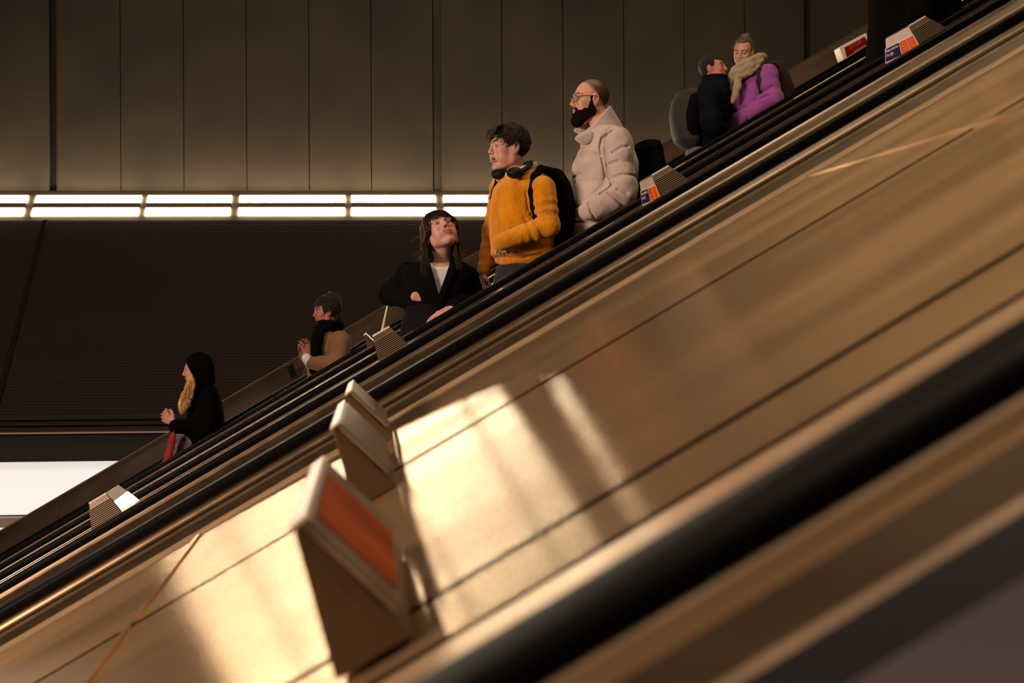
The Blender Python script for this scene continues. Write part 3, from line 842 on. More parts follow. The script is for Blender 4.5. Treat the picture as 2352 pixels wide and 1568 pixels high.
def f(p):
    d = T[0](p)
    wr = np.sin((p[:,2]-Z0)*95+noi(p,14)*2.2)*.0035*np.clip((P(0,560,Y).z-p[:,2])/.05,0,1)
    d = d-noi(p, 16, 3)*.006-wr
    # ribbed waistband turned in
    zb = P(0,590,Y).z; d = d+np.clip((zb-p[:,2])/.01,0,1)*.009-np.exp(-((p[:,2]-zb-.012)/.018)**2)*.010
    a = chain(p, nearA, nr_, .03)
    e = V(nearA[1]); rr_ = np.linalg.norm(p-e, axis=1)
    a = a-np.sin(rr_*150+noi(p,20)*1.2)*.0045*np.exp(-((rr_-.085)/.06)**2)-noi(p,24,1)*.003
    b = chain(p, farA, fr_, .03)-noi(p,26,2)*.004-np.sin(p[:,2]*120)*.002
    d = smin(d, a, .012)+crease(p, [[(1236,478),(1262,492)],[(1222,490),(1246,508)],[(1206,500),(1226,518)],[(1150,588),(1200,592),(1250,580)],[(1210,440),(1216,480)],[(1150,440),(1146,480)]], 5.68, .007, .007); d = smin(d, b, .012)
    return smax(d, -cone(p, pw(1196,375,Y), pw(1186,405,Y), .062,.056), .006)
shell('sweater', f, T[1]+nearA+farA, .0045, SW, root, .08)
f = lambda p: np.maximum(np.abs(cone(p, pw(1205,378,Y), pw(1172,412,Y), .062,.070))-.004, smax((p-pw(1201,383,Y))@V((-.35,0,.94)), -((p-pw(1190,398,Y))@V((-.35,0,.94))), .002))
shell('shirt_collar', f, [pw(1150,360,Y-.1), pw(1230,420,Y+.1)], .003, cloth('white_shirt', (.75,.72,.70)), root, .03)
def keep(q):
    x,y,z = q.T; a = np.abs(y)
    fringe = -(z-.058-.012*np.sin(y*90))
    side = np.maximum(x-.060+.5*np.maximum(.045-z,0), -(z-.012))
    ear = np.maximum(np.maximum(-(z+.055), x+.018), -1)
    return np.minimum(np.minimum(fringe, side), np.maximum(x+.022, -(z+.075)))
def extra(q):
    m = q.copy()
    return ell(q, (.0,0,.105), (.07,.06,.020))
    d = chain(q, [(.03,-.02,.112),(.075,-.005,.100),(.103,.012,.076),(.110,.02,.052)], [.022,.018,.011,.005], .01)
    d = smin(d, chain(q, [(.06,.03,.11),(.090,.040,.075),(.088,.046,.052)], [.018,.012,.005], .01), .006)
    d = smin(d, ell(q, (-.01,0,.108), (.07,.06,.020)), .02)
    return d
HF = haircap(H, .008, keep, .0035, 110, 1, extra)
shell('hair', HF[0], HF[1], .003, HAIRD, root, 0)
lockmesh('hair_locks', locks(H, .009, 420, .060, keep, 2), .0042, HAIRD, root)
lockmesh('fringe', [[H.wor(v) for v in ((.05,y,.118),(.085,y+.004,.105),(.104,y+.008+.01*math.sin(y*300),.082),(.106,y+.012,.058+.012*math.sin(y*170)))] for y in np.linspace(-.045,.055,26)], .0050, HAIRD, root)
strands('loose_hair', fuzz(H, 260, .010, .045, 3),   .0006, RIM, root)
hips = [pw(1185,700,5.80), pw(1195,700,6.0)]
feet = pers_feet(x_+.02, x_-.03, (5.79, 6.01))
legs([(606,1142,1258,.155),(640,1134,1252,.155),(700,1130,1250,.15),(730,1132,1248,.14)], hips, feet, Y, TR, root, .010)

o = empty('headphones', P(1180,395,Y), 'chunky black headphones resting round the neck of the person in the orange sweater', 'headphones')
mb = MB(); c0 = pw(1198,392,Y)
arc = [pw(1160,400,6.0), pw(1180,388,6.045), pw(1205,378,6.03), pw(1219,374,5.95), pw(1220,375,5.86), pw(1210,386,5.77), pw(1194,397,5.72)]
g = lambda p: chain(p, arc, [.014]*7, .004)
shell('headband', g, arc, .004, BLK, o, .03)
for (cx_, cy_, yy, sx, tilt) in ((1183,397,5.70,.044,.35),(1147,400,5.86,.042,.15)):
    c = pw(cx_,cy_,yy)
    R = frame(190, 12, 0)
    g = lambda p, c=c, sx=sx, R=R: smin(ell(p, c, (sx,.026,.030), None), ell(p, c+V((.0,-.014,-.002)), (sx*.75,.02,.022)), .006)-noi(p,70)*.001
    shell('ear_cup', g, [c], .004, BLK, o, .07)

pack('black backpack worn by the person in the orange sweater', [(388,1256,1280,.08),(398,1250,1292,.13),(425,1262,1306,.15),(470,1270,1313,.155),(530,1268,1315,.155),(575,1262,1308,.15),(600,1258,1295,.13)], None, 5.93, NY,
     straps=[([(1262,392,5.80),(1242,388,5.75),(1228,405,5.70),(1222,440,5.685),(1227,475,5.69),(1236,510,5.70)], .020, .01),
             ([(1160,398,6.0),(1143,415,6.0),(1134,440,5.99),(1131,455,5.99)], .013, .008)])

# ================================================================== man in the pale puffer jacket
x_ = P(1385,480,Y).x
root = person('person', (x_, Y, stepz(x_)), 'person in a pale grey puffer jacket with glasses, dark beard and shaved head, facing left')
H = Head(P(1355,233,Y), 180+9, 0, 0, .945, 0, 0)
tr = [(292,1352,1425,.09),(302,1346,1436,.15),(318,1343,1447,.19),(345,1331,1455,.215),(380,1318,1460,.225),(420,1311,1462,.225),(460,1308,1458,.22),(500,1309,1454,.21),(540,1313,1448,.205),(575,1318,1440,.20),(600,1322,1436,.19)]
T = loft(tr, Y)
nearA = [pw(1420,325,5.70), pw(1426,440,5.64), pw(1356,484,5.68)]; nr_ = [.076,.080,.062]
farA = [pw(1372,330,6.12), pw(1345,430,6.16), pw(1330,495,6.10)]; fr_ = [.08,.07,.05]
hp = [hand(pw(1368,497,5.76), (-.2,.2,-1), (0,1,0), (-1,0,.5), .8)]
def stub(q):
    x,y,z = q.T
    hl = np.clip((-(x-.018)+.75*(z-.05))/.03,0,1)*np.clip((z+.05)/.02,0,1)*np.clip((-(x+.02)+.9*(z+.0))/.03+1.3,0,1)
    top = np.clip((z-.105)/.02,0,1)*.55
    sb = 0*np.clip((z+.05)/.02,0,1)*np.clip((.06-z)/.02,0,1)
    return [(hl*(1-.5*np.clip((z-.095)/.03,0,1)), (.035,.015,.010), .93), (sb, (.05,.02,.015), .8)]
body(root, H, (.66,.36,.25), (.45,.17,.15), (.06,.028,.018), (lambda p: T[0](p)+.05, T[1]), [(nearA,[.05,.045,.03]),(farA,[.05,.045,.03])], hp, stub=stub,
     neck=[H.wor((-.022,0,-.04)), pw(1392,306,Y), .056])
JK = mat('pale_puffer_fabric', (.56,.46,.395), .75, 0, ((9,9,9),.10,4), ('noise',350,.4,.002), sheen=.3, spec=.25)
nA = [V(a) for a in nearA]; lens_ = [0, np.linalg.norm(nA[1]-nA[0]), 0]; lens_[2] = lens_[1]+np.linalg.norm(nA[2]-nA[1])
def f(p):
    d = T[0](p)
    zz = p[:,2]-P(0,345,Y).z
    d = d-noi(p,11,2)*.010-noi(p,30,4)*.005-noi(p,75,1)*.0018+puff(p[:,2]+.10*(p[:,0]-x_)+noi(p,9)*.008, .19, .010)
    a = chain(p, nearA, nr_, .05); s = alongf(p, nA)
    a = a+puff(s+.035+noi(p,12,1)*.006, .165, .011)-noi(p,15,6)*.009-noi(p*V((.6,1,1)),42,3)*.005-noi(p,80,5)*.0018
    b = chain(p, farA, fr_, .05)-noi(p,14,1)*.006
    gap_ = np.exp(-((a-d)/.012)**2)*.0
    d2 = smin(d, a, .003)+np.exp(-(np.abs(a-d)/.014)**2)*.012
    d2 = d2+crease(p, [[(1346,338),(1362,342),(1384,354)],[(1408,300),(1390,312),(1384,335),(1389,375),(1396,415),(1398,432)],[(1398,412),(1420,404),(1462,406)],
        [(1374,448),(1392,436),(1402,424)],[(1349,468),(1354,486),(1364,502)],[(1388,446),(1404,458),(1422,474)],[(1316,500),(1345,506),(1390,504)],[(1404,352),(1425,340),(1440,338)],
        [(1330,400),(1342,392)],[(1322,450),(1336,470)],[(1408,440),(1430,448)],[(1400,376),(1416,372)]], 5.66, .0055, .013)
    return smin(d2, b, .012)
shell('puffer_jacket', f, T[1]+nearA+farA, .0045, JK, root, .11)
# tall folded collar
ct, cb = pw(1362,268,Y), pw(1386,316,Y); ax = (ct-cb)/np.linalg.norm(ct-cb); Lc = np.linalg.norm(ct-cb)
def f(p):
    q = p-cb; s = q@ax; rad = q-s[:,None]*ax; fx_ = rad@V((ax[2],0,-ax[0])); fy = rad[:,1]
    r = np.sqrt((fx_/.098)**2+(fy/.088)**2); t = s/Lc
    R0 = 1.04-.06*np.clip(t,0,1)
    d = (np.abs(r-R0)*.09)-.012-noi(p,20)*.003
    e2 = pw(1338,309,Y)-pw(1401,242,Y); n2 = V((e2[2],0,-e2[0])); n2 /= np.linalg.norm(n2)
    n2 = n2 if n2[2] > 0 else -n2
    c2 = (p-pw(1401,242,Y))@n2-np.clip((p[:,1]-Y)/.06,0,1)*.035
    return smax(d, np.maximum(c2-noi(p,25,3)*.004, -s-.012), .008)*.9
shell('collar', f, [ct,cb], .0042, JK, root, .17)
MB().prism([P(a,b,5.77) for a,b in ((1322,313),(1336,303),(1352,298),(1366,306),(1364,322),(1349,331),(1336,324))], (0,.09,0)).build('collar_flap', JK, root, bevel=.020)
MB().prism([P(a,b,5.93) for a,b in ((1321,295),(1336,281),(1348,288),(1346,302),(1333,303))], (0,.08,0)).build('collar_flap', JK, root, bevel=.008)
BRD = mat('dark_beard', (.009,.004,.003), .9, 0, ((90,90,90),.35,3), ('noise',500,.6,.003), spec=.08)
def f(p):
    q = H.loc(p); m = q.copy(); m[:,1] = np.abs(m[:,1]); x,y,z = q.T
    n = noi(q,150,2)*.0028+noi(q,300,4)*.0016
    d = smin(cone(m, (.070,.004,-.106), (.010,.054,-.062), .031,.026), cone(m, (.012,.056,-.058), (.016,.070,.012), .024,.008), .016)
    d = smin(d, ell(q, (.076,0,-.112), (.034,.034,.034)), .012)
    d = smin(d, cone(m, (.084,.022,-.074), (.050,.048,-.062), .013,.022), .01)
    d = smin(d, chain(m, [(.0935,.003,-.040),(.087,.020,-.045),(.076,.030,-.062)], [.0055,.0068,.010], .004), .004)
    d = smax(d, -ell(q, (.1,0,-.060), (.022,.014,.0075)), .004)
    return (d-n)*H.k
shell('beard', f, [H.wor((.05,0,-.07))], .003, BRD, root, .16)
GLM = mat('glasses_frame', (.02,.012,.01), .3)
GLS = mat('glasses_lens', (.9,.85,.8), .02, 0); b_ = GLS.node_tree.nodes['Principled BSDF']; b_.inputs['Transmission Weight'].default_value = .9; b_.inputs['Alpha'].default_value = .55; b_.inputs['Specular IOR Level'].default_value = 1
mb = MB()
gx = .101
for s in (1,-1):
    ring = [H.wor((gx-.35*max(0,abs(.034+.024*math.cos(t))-.03)*1.0, s*(.034+.0245*math.cos(t)), .006+.019*math.sin(t))) for t in np.linspace(0, 2*math.pi, 21)]
    mb.tube(ring, .0013, 6)
    mb.tube([H.wor((gx-.010, s*.058, .014)), H.wor((.06,s*.075,.018)), H.wor((0,s*.084,.017)), H.wor((-.012,s*.086,.008))], .0018, 6)
mb.tube([H.wor((gx+.001,-.0095,.010)), H.wor((gx+.004,0,.013)), H.wor((gx+.001,.0095,.010))], .0015, 6)
gf = mb.build('glasses', GLM, root, smooth=True)
for s in (1,-1):
    ring = [H.wor((gx-.0005-.35*max(0,abs(.034+.024*math.cos(t))-.03), s*(.034+.0235*math.cos(t)), .006+.018*math.sin(t))) for t in np.linspace(0, 2*math.pi, 20, endpoint=False)]
    MB().prism(ring, V(H.R[:,0])*.0012).build('lens', GLS, gf)
hips = [pw(1385,680,5.79), pw(1390,680,6.01)]; feet = pers_feet(x_+.02, x_-.04, (5.78, 6.02))
legs([(590,1326,1432,.17),(640,1328,1430,.165),(700,1332,1428,.155)], hips, feet, Y, TR, root, .012)
pack('large black backpack worn by the person in the pale puffer jacket', [(323,1480,1505,.07),(328,1464,1512,.12),(345,1455,1518,.15),(375,1455,1524,.16),(410,1455,1530,.165),(450,1452,1530,.165),(490,1450,1522,.15),(510,1455,1510,.12)], None, 5.9, NY)

# ================================================================== woman in the black blazer
x_ = P(1000,700,Y).x
root = person('person', (x_, Y, stepz(x_)), 'person with long dark hair, black blazer and white top, looking up')
H = Head(P(1012,535,5.93), 270+9, 33, -13, .98, 0, 0)
tr = [(594,985,1040,.06),(604,945,1070,.09),(618,925,1086,.115),(640,922,1092,.13),(670,925,1084,.135),(700,930,1068,.135),(735,925,1055,.14),(775,925,1050,.145),(800,925,1050,.145)]
T = loft(tr, Y)
RA = [pw(937,628,5.98), pw(897,676,6.02), pw(958,690,5.84)]; LA = [pw(1074,636,5.97), pw(1090,692,5.90), pw(1042,705,5.66)]
hA = hand(pw(946,680,5.80), (1,-.15,-.05), (0,1,-.2), (0,-.2,1), .80, (30,40,45,50))
hB = hand(pw(1042,704,5.645), (-.9,-.35,-.42), (.1,.1,-1), (-.2,1,.1), .92, (10,14,18,20), .9)
body(root, H, (.60,.33,.26), (.45,.13,.12), (.10,.05,.03), (T[0],T[1]), [(RA,[.04,.034,.024]),(LA,[.04,.034,.024])], [hA,hB],
     neck=[H.wor((-.030,0,-.04)), pw(1006,606,5.96), .057], iris=(.10,.07,.05))
BZ = cloth('black_wool_blazer', (.0055,.005,.005), .9, .04)
def vcut(p):   # distance to the V opening, negative inside
    a = pw(981,588,Y); b = pw(1037,588,Y); c = pw(1004,678,Y)
    n1 = V((-(c-a)[2],0,(c-a)[0])); n1 /= np.linalg.norm(n1); n2 = V(((c-b)[2],0,-(c-b)[0])); n2 /= np.linalg.norm(n2)
    if n1@(b-a) > 0: n1 = -n1
    if n2@(a-b) > 0: n2 = -n2
    return np.maximum(np.maximum((p-a)@n1, (p-b)@n2), p[:,1]-(Y+.02))
def f(p):
    d = T[0](p)-noi(p,15,3)*.006
    d = smin(d, chain(p, RA, [.062,.056,.044], .03)-noi(p,24,2)*.006, .012); d = smin(d, chain(p, LA, [.062,.055,.042], .03)-noi(p,22,5)*.006, .012)
    return smax(d, -vcut(p), .004)
shell('blazer', f, T[1]+RA+LA, .0045, BZ, root, .08)
def f(p):   # lapels: raised band along the opening
    d = T[0](p)-.012; v = vcut(p); return smax(smax(smax(np.abs(d)-.004, v-.034, .003), -v, .002), p[:,1]-Y, .003)
shell('lapels', f, T[1], .0045, BZ, root, .05)
TP = cloth('white_knit_top', (.70,.66,.66), .9, .3, ('wave',160,.3,.002))
neckcut = lambda p: cone(p, pw(1012,560,Y-.06), pw(1012,592,Y-.06), .065,.062)
f = lambda p: smax(smax(smax(T[0](p)+.006-noi(p,26,2)*.002, vcut(p)-.012, .004), -neckcut(p), .004), p[:,2]-P(0,606,Y).z, .004)
shell('top', f, T[1], .0045, TP, root, .03)
HB = mat('brown_hair', (.022,.011,.007), .55, 0, ((60,60,8),.35,3), ('noise',300,.4,.002), sheen=0, spec=.15)
HS = mat('brown_hair_strand', (.030,.014,.008), .5, spec=.3)
def keep(q):
    x,y,z = q.T; a = np.abs(y)
    return np.minimum(np.minimum(-(z-.060-.2*a+1.2*np.maximum(a-.045,0)), np.maximum(x-.045, -(z+.03))), np.maximum(x+.0, -(z+.09)))
HF = haircap(H, .011, keep, .0015, 70, 4, None, (1,1,.3))
cur = [[H.wor((.02,.066,.075)), H.wor((.035,.078,.0)), pw(1047,560,5.92), pw(1048,590,5.92), pw(1058,618,5.86)],
       [H.wor((.02,-.066,.075)), H.wor((.035,-.078,.0)), pw(976,562,5.92), pw(974,595,5.90), pw(974,640,5.82)]]
cur2 = [[H.wor((-.03,.06,.06)), pw(1040,560,5.98), pw(1044,600,5.95), pw(1050,612,5.9)], [H.wor((-.03,-.06,.06)), pw(984,560,5.98), pw(982,600,5.92), pw(980,645,5.82)], [pw(978,550,6.0), pw(990,590,6.0), pw(988,620,5.88)]]
cur.append([pw(984,566,5.92), pw(988,592,5.89), pw(986,625,5.83), pw(982,652,5.81)])
def f(p):
    d = HF[0](p)
    for c in cur: d = smin(d, chain(p, c, [.015,.015,.017,.018,.012][:len(c)], .02)-noi(p*V((1,1,.05)),150,1)*.002, .015)
    for c in cur2: d = smin(d, chain(p, c, [.030,.028,.026,.016][:len(c)], .02)-noi(p*V((1,1,.05)),150,2)*.002, .015)
    return d
shell('hair', f, HF[1]+[q for c in cur+cur2 for q in c], .0035, HB, root, .05)
r = np.random.default_rng(5); ls = []
for i in range(170):
    s = -1 if i % 2 else 1
    x0 = 1008+s*r.uniform(24,37); y0 = r.uniform(505,545); x1 = 1011+s*r.uniform(33,50); y1 = r.uniform(585,615)
    ls.append([P(x0,y0,5.95), P((x0+x1)/2+s*r.uniform(0,5),(y0+y1)/2,5.96), P(x1,y1,5.95), P(x1+s*r.uniform(0,12),y1+r.uniform(-3,8),5.94)])
for a in ([(1052,588),(1060,580),(1068,573),(1070,570)],[(1053,584),(1062,584),(1070,583),(1076,586)],[(1055,590),(1066,590),(1072,595),(1076,590)],[(972,530),(962,540),(950,547),(940,556)],[(966,576),(958,579),(951,581),(948,588)]):
    for j in range(5): ls.append([P(q[0]+j*.8, q[1]+j*.7, 5.95) for q in a])
strands('loose_hair', ls+fuzz(H, 120, .011, .06, 8), .0007, RIM, root)
sl = []
for i in range(520):   # straight lengths falling from the parting
    sd = 1 if i % 2 else -1; u = r.uniform(0,1); dpt = r.uniform(0,1)
    fx_ = .045-.085*dpt; yy = .079+.012*r.uniform(0,1)
    if sd > 0: m1, m2, m3 = (1043+5*u,560), (1043+9*u,592), (1048+14*u,612+8*r.uniform(-1,1))
    else: m1, m2, m3 = (971+9*u,562), (966+18*u,595), (966+24*u,622+22*u+6*r.uniform(-1,1))
    yd = 5.88+.10*dpt
    sl.append([H.wor((fx_*.5,sd*.012,.124)), H.wor((fx_*.9,sd*.052,.106)), H.wor((fx_,sd*yy,.052)), H.wor((fx_*.9,sd*(yy+.006),.0)), P(m1[0],m1[1],yd-.02), P(m2[0],m2[1],yd-.09), P(m3[0],m3[1],5.755+.03*dpt)])
def bend(l, n=3):
    out = []; q = [V(a) for a in l]
    for i in range(len(q)-1):
        a, b, c, d = q[max(i-1,0)], q[i], q[i+1], q[min(i+2,len(q)-1)]
        for k in range(n):
            t = k/n; out.append(.5*((2*b)+(c-a)*t+(2*a-5*b+4*c-d)*t*t+(3*b-a-3*c+d)*t**3))
    return out+[q[-1]]
lockmesh('long_hair', [bend(l) for l in sl], .0021, HS, root)
lockmesh('hair_locks', locks(H, .011, 260, .075, keep, 6, (-.03,0,.12), lift=.002), .0040, HB, root)
fr_ls = []
for i in range(130):   # fringe
    y = r.uniform(-.062,.062); w_ = y*y*6; fr_ls.append([H.wor((.03,y*.8,.118)), H.wor((.066-w_,y,.104)), H.wor((.092-w_*1.3,y*1.08,.070)), H.wor((.096-w_*2,y*1.15,.040+r.uniform(-.006,.008)-abs(y)*.35))])
strands('fringe', fr_ls, .0016, HB, root)
GO = mat('gold_earring', (.9,.6,.4), .15, 1)
for s in (1,-1):
    c = H.wor((-.002,s*.082,-.040)); R = .009
    MB().tube([c+V((R*math.cos(t)*.6, R*math.cos(t)*.6, R*math.sin(t))) for t in np.linspace(0,2*math.pi,13)], .003, 6).build('earring', GO, root, smooth=True)
SKT = cloth('charcoal_skirt', (.012,.010,.011), .9, .05)
hips = [pw(970,800,5.85), pw(1020,800,5.95)]; feet = pers_feet(x_-.06, x_+.08, (5.82, 5.98))
legs([(696,934,1052,.14),(730,924,1048,.155),(770,918,1046,.16),(830,922,1044,.15)], hips, feet, Y, SKT, root, .010)

# ================================================================== person in long black coat, top right
x_ = P(2085,100,Y).x
root = person('person', (x_, Y, stepz(x_)), 'person in a long black coat at the top right, cut off by the picture edge')
H = Head(P(2080,-185,Y), 190, 0, 0, 1)
tr = [(-128,2065,2110,.07),(-110,2020,2145,.17),(-60,2004,2175,.2),(0,2001,2190,.21),(60,2000,2195,.21),(140,1999,2200,.21),(260,2000,2200,.2)]
T = loft(tr, Y)
NA = [pw(2100,-80,5.7), pw(2112,40,5.66), pw(2075,95,5.80)]
body(root, H, TAN, LIP, (.04,.02,.01), (lambda p: T[0](p)+.06, T[1]), [(NA,[.04,.03,.025])], [hand(pw(2075,90,5.85), (-.1,.1,-1), (0,1,0), (-1,0,0), .8)], vox=.006)
CO = cloth('black_coat', (.004,.0035,.0035), .9, .02)
f = lambda p: smin(T[0](p)-noi(p,9)*.010, chain(p, NA, [.07,.062,.05], .03), .02)
shell('coat', f, T[1]+NA, .008, CO, root, .09)
keep = lambda q: np.minimum(-(q[:,2]-.07), np.maximum(q[:,0]-.0, -(q[:,2]+.06)))
HF = haircap(H, .012, keep); shell('hair', HF[0], HF[1], .006, HAIRD, root, 0)
feet = pers_feet(x_+.03, x_-.04, (5.79, 6.01)); legs(None, [pw(2090,240,5.8), pw(2095,240,6.0)], feet, Y, TR, root, .014)
# ================================================================== couple on the farthest escalator
Y = 8.6
x_ = P(1640,300,Y).x
root = person('person', (x_, Y, stepz(x_)), 'person with short dark hair in a navy puffer jacket, facing the person in purple')
H = Head(P(1638,161,Y), -34, 8, 0, .95, .003)
tr = [(186,1615,1668,.09),(196,1604,1672,.15),(215,1598,1671,.20),(250,1596,1673,.215),(290,1598,1673,.215),(325,1600,1672,.21),(350,1602,1672,.2)]
T = loft(tr, Y)
NA = [pw(1626,215,8.40), pw(1634,285,8.36), pw(1655,318,8.42)]; FA = [pw(1650,215,8.8), pw(1655,280,8.82), pw(1656,310,8.75)]
body(root, H, (.50,.22,.13), (.36,.11,.09), (.03,.015,.01), (lambda p: T[0](p)+.05, T[1]), [(NA,[.05,.04,.03]),(FA,[.05,.04,.03])], [hand(pw(1645,325,8.5), (.2,0,-1), (0,1,0), (1,0,.5), .8)], vox=.0045)
NV = cloth('navy_puffer', (.006,.008,.013), .7, .08)
nA2 = [V(a) for a in NA]
def f(p):
    d = T[0](p)+puff(p[:,2]+noi(p,9)*.01, .13, .012)-noi(p,12)*.008
    a = chain(p, NA, [.088,.078,.06], .04)+puff(alongf(p,nA2), .12, .012)-noi(p,18)*.005
    d = smin(d, a, .012); d = smin(d, chain(p, FA, [.075,.065,.05], .04), .012)
    ct = pw(1640,176,Y); cb = pw(1640,198,Y)
    q = p-cb; rad = np.sqrt((q[:,0]/.088)**2+(q[:,1]/.085)**2)
    c = smax(np.abs(rad-1)*.085-.014, np.abs(q[:,2]-.035)-.045, .01)
    return smin(d, c, .01)
shell('puffer_jacket', f, T[1]+NA+FA+[pw(1640,165,Y)], .007, NV, root, .11)
def keep(q):
    x,y,z = q.T; return np.minimum(np.minimum(-(z-.078+.25*x), np.maximum(x-.038+.2*np.abs(z-.05), -(z-.012))), np.maximum(x+.022, -(z+.06)))
HF = haircap(H, .006, keep, .002, 110, 3); shell('hair', HF[0], HF[1], .0045, HAIRD, root, 0)
JN = cloth('blue_grey_jeans', (.17,.17,.19))
feet = pers_feet(x_+.0, x_-.04, (8.49, 8.71)); legs([(340,1578,1668,.15),(365,1574,1664,.15),(400,1578,1660,.15)], [pw(1625,400,8.5), pw(1625,400,8.7)], feet, Y, JN, root, .012)
GB = cloth('grey_green_nylon', (.040,.036,.028), .7, .1)
pack('rounded grey and black backpack on the person in the navy jacket', [(206,1574,1597,.06),(215,1556,1602,.11),(235,1545,1606,.14),(265,1539,1608,.15),(300,1543,1608,.15),(325,1552,1606,.14),(338,1563,1600,.10),(344,1574,1594,.05)], None, 8.6, GB, vox=.007)
o = [q for q in D.objects if q.name.startswith('backpack')][-1]
Lf = loft([(212,1570,1601,.085),(232,1562,1607,.125),(265,1556,1609,.142),(300,1558,1609,.142),(328,1566,1606,.11)], 8.575)
shell('front_panel', Lf[0], Lf[1], .007, NY, [q for q in D.objects if 'label' in q and q['label'].startswith('rounded grey')][0], .03)

x_ = P(1735,220,Y).x
root = person('person', (x_, Y, stepz(x_)), 'person in a purple coat and chunky beige scarf with hair in a bun, looking down')
H = Head(P(1708,121,Y), 180+52, -20, 6, .90, 0, 0)
tr = [(152,1700,1756,.08),(162,1690,1768,.14),(180,1684,1776,.18),(210,1680,1782,.20),(240,1678,1785,.205),(270,1677,1784,.205),(300,1679,1778,.2),(330,1680,1770,.2)]
T = loft(tr, Y)
NA = [pw(1762,170,8.41), pw(1772,228,8.37), pw(1718,264,8.40)]; FA = [pw(1700,175,8.78), pw(1690,235,8.80), pw(1686,262,8.7)]
body(root, H, (.62,.34,.26), (.42,.13,.12), (.07,.035,.02), (T[0],T[1]), [(NA,[.04,.035,.028]),(FA,[.04,.035,.028])], [hand(pw(1728,266,8.46), (-.2,.1,-1), (0,1,0), (-1,0,.5), .75)], vox=.0042)
PU = cloth('purple_coat', (.34,.085,.36), .85, .4, ('noise',200,.5,.003))
nA3 = [V(a) for a in NA]
def f(p):
    d = T[0](p)-noi(p,12,1)*.009-noi(p,30,2)*.003
    a = chain(p, NA, [.082,.074,.058], .04)-noi(p,20,3)*.006-np.sin(alongf(p,nA3)*75)*.003
    d = smin(d, a, .01)+np.exp(-(np.abs(a-d)/.012)**2)*.005
    d = d+crease(p, [[(1694,180),(1690,230),(1686,300)],[(1708,262),(1716,284)],[(1745,215),(1762,205)],[(1738,232),(1752,225)],[(1700,250),(1712,244)]], 8.42, .009, .014)
    return smin(d, chain(p, FA, [.07,.06,.045], .04), .012)
shell('coat', f, T[1]+NA+FA, .0065, PU, root, .1)
SC = cloth('beige_knit_scarf', (.42,.32,.20), .95, .5, ('noise',90,1.0,.012))
lp = [pw(1700,152,8.50), pw(1722,142,8.44), pw(1744,132,8.50), pw(1752,132,8.62), pw(1735,138,8.74), pw(1705,150,8.74), pw(1688,162,8.62), pw(1690,164,8.50)]
lp2 = [pw(1684,172,8.50), pw(1700,168,8.43), pw(1725,152,8.42), pw(1748,142,8.48)]
lp3 = [pw(1686,180,8.48), pw(1698,176,8.42), pw(1722,166,8.41), pw(1740,155,8.42)]
tail = [pw(1694,176,8.42), pw(1694,200,8.40), pw(1688,222,8.40), pw(1684,232,8.40)]
def f(p):
    n = noi(p,40,1)*.004+noi(p,110,2)*.0022
    d = chain(p, lp+[lp[0]], [.034]*9, .012)
    d = smin(d, chain(p, lp2, [.036,.036,.032,.028], .01), .005); d = smin(d, chain(p, lp3, [.026,.03,.026,.02], .01), .004)
    d = smin(d, chain(p, tail, [.028,.030,.026,.020], .012), .006)
    return d-n
shell('scarf', f, lp+lp2+lp3+tail, .0045, SC, root, .06)
LB = mat('light_brown_hair', (.11,.058,.028), .45, 0, ((60,60,8),.3,3), sheen=.3)
def keep(q):
    x,y,z = q.T; return np.minimum(np.minimum(-(z-.098+.10*x), np.maximum(x-.022, -(z-.0))), np.maximum(x+.02, -(z+.06)))
ex_ = lambda q: ell(q, (-.062,0,.122), (.042,.042,.034))
HF = haircap(H, .007, keep, .002, 80, 3, ex_); shell('hair', HF[0], HF[1], .0045, LB, root, .04)
lockmesh('hair_locks', locks(H, .007, 220, .05, keep, 4, (.12,0,.05), lift=0), .0028, LB, root)
strands('loose_hair', fuzz(H, 70, .008, .05, 9)+[[H.wor((.08,.03*s,.06)),H.wor((.10,.045*s,.03)),H.wor((.10,.055*s,-.0))] for s in (1,-1)], .0010, RIM, root)
feet = pers_feet(x_+.0, x_-.04, (8.49, 8.71)); legs(None, [pw(1730,330,8.5), pw(1735,330,8.7)], feet, Y, TR, root, .014)
DB = cloth('dark_maroon_nylon', (.035,.018,.016), .75, .1)
pack('dark maroon backpack worn by the person in the purple coat', [(140,1762,1775,.07),(150,1760,1790,.12),(175,1768,1808,.15),(210,1774,1818,.155),(235,1776,1815,.15),(255,1776,1800,.12)], None, 8.6, DB, vox=.008,
     straps=[([(1772,148,8.45),(1756,146,8.42),(1746,160,8.385),(1743,185,8.38),(1750,210,8.385)], .020, .01)])

# ================================================================== phone user
x_ = P(760,800,Y).x
root = person('person', (x_, Y, stepz(x_)), 'person in a tan coat and black scarf with a high bun, holding a phone')
H = Head(P(750,716,Y), 180+14, -6, 0, .92, 0, 0)
tr = [(756,735,788,.08),(764,726,796,.14),(780,720,801,.18),(805,716,804,.19),(830,712,804,.19),(855,707,800,.19),(880,705,796,.19),(905,705,795,.185)]
T = loft(tr, Y)
NA = [pw(783,782,8.41), pw(778,842,8.37), pw(716,832,8.38)]; FA = [pw(740,785,8.78), pw(722,840,8.8), pw(700,815,8.62)]
nh = pw(707,815,8.39)
hA = hand(pw(708,820,8.385), (-.25,.1,.97), (-.55,.8,.2), (.1,-.2,.2), .95, (18,22,26,30), .8, 30)
hB = hand(pw(700,812,8.60), (-.1,-.35,.9), (.5,-.8,.1), (-.2,.1,.3), .9, (30,34,38,42))
body(root, H, (.42,.17,.115), (.33,.09,.08), (.02,.01,.008), (T[0],T[1]), [(NA[:2]+[pw(708,822,8.385)],[.04,.034,.026]),(FA,[.04,.034,.026])], [hA,hB], vox=.0042)
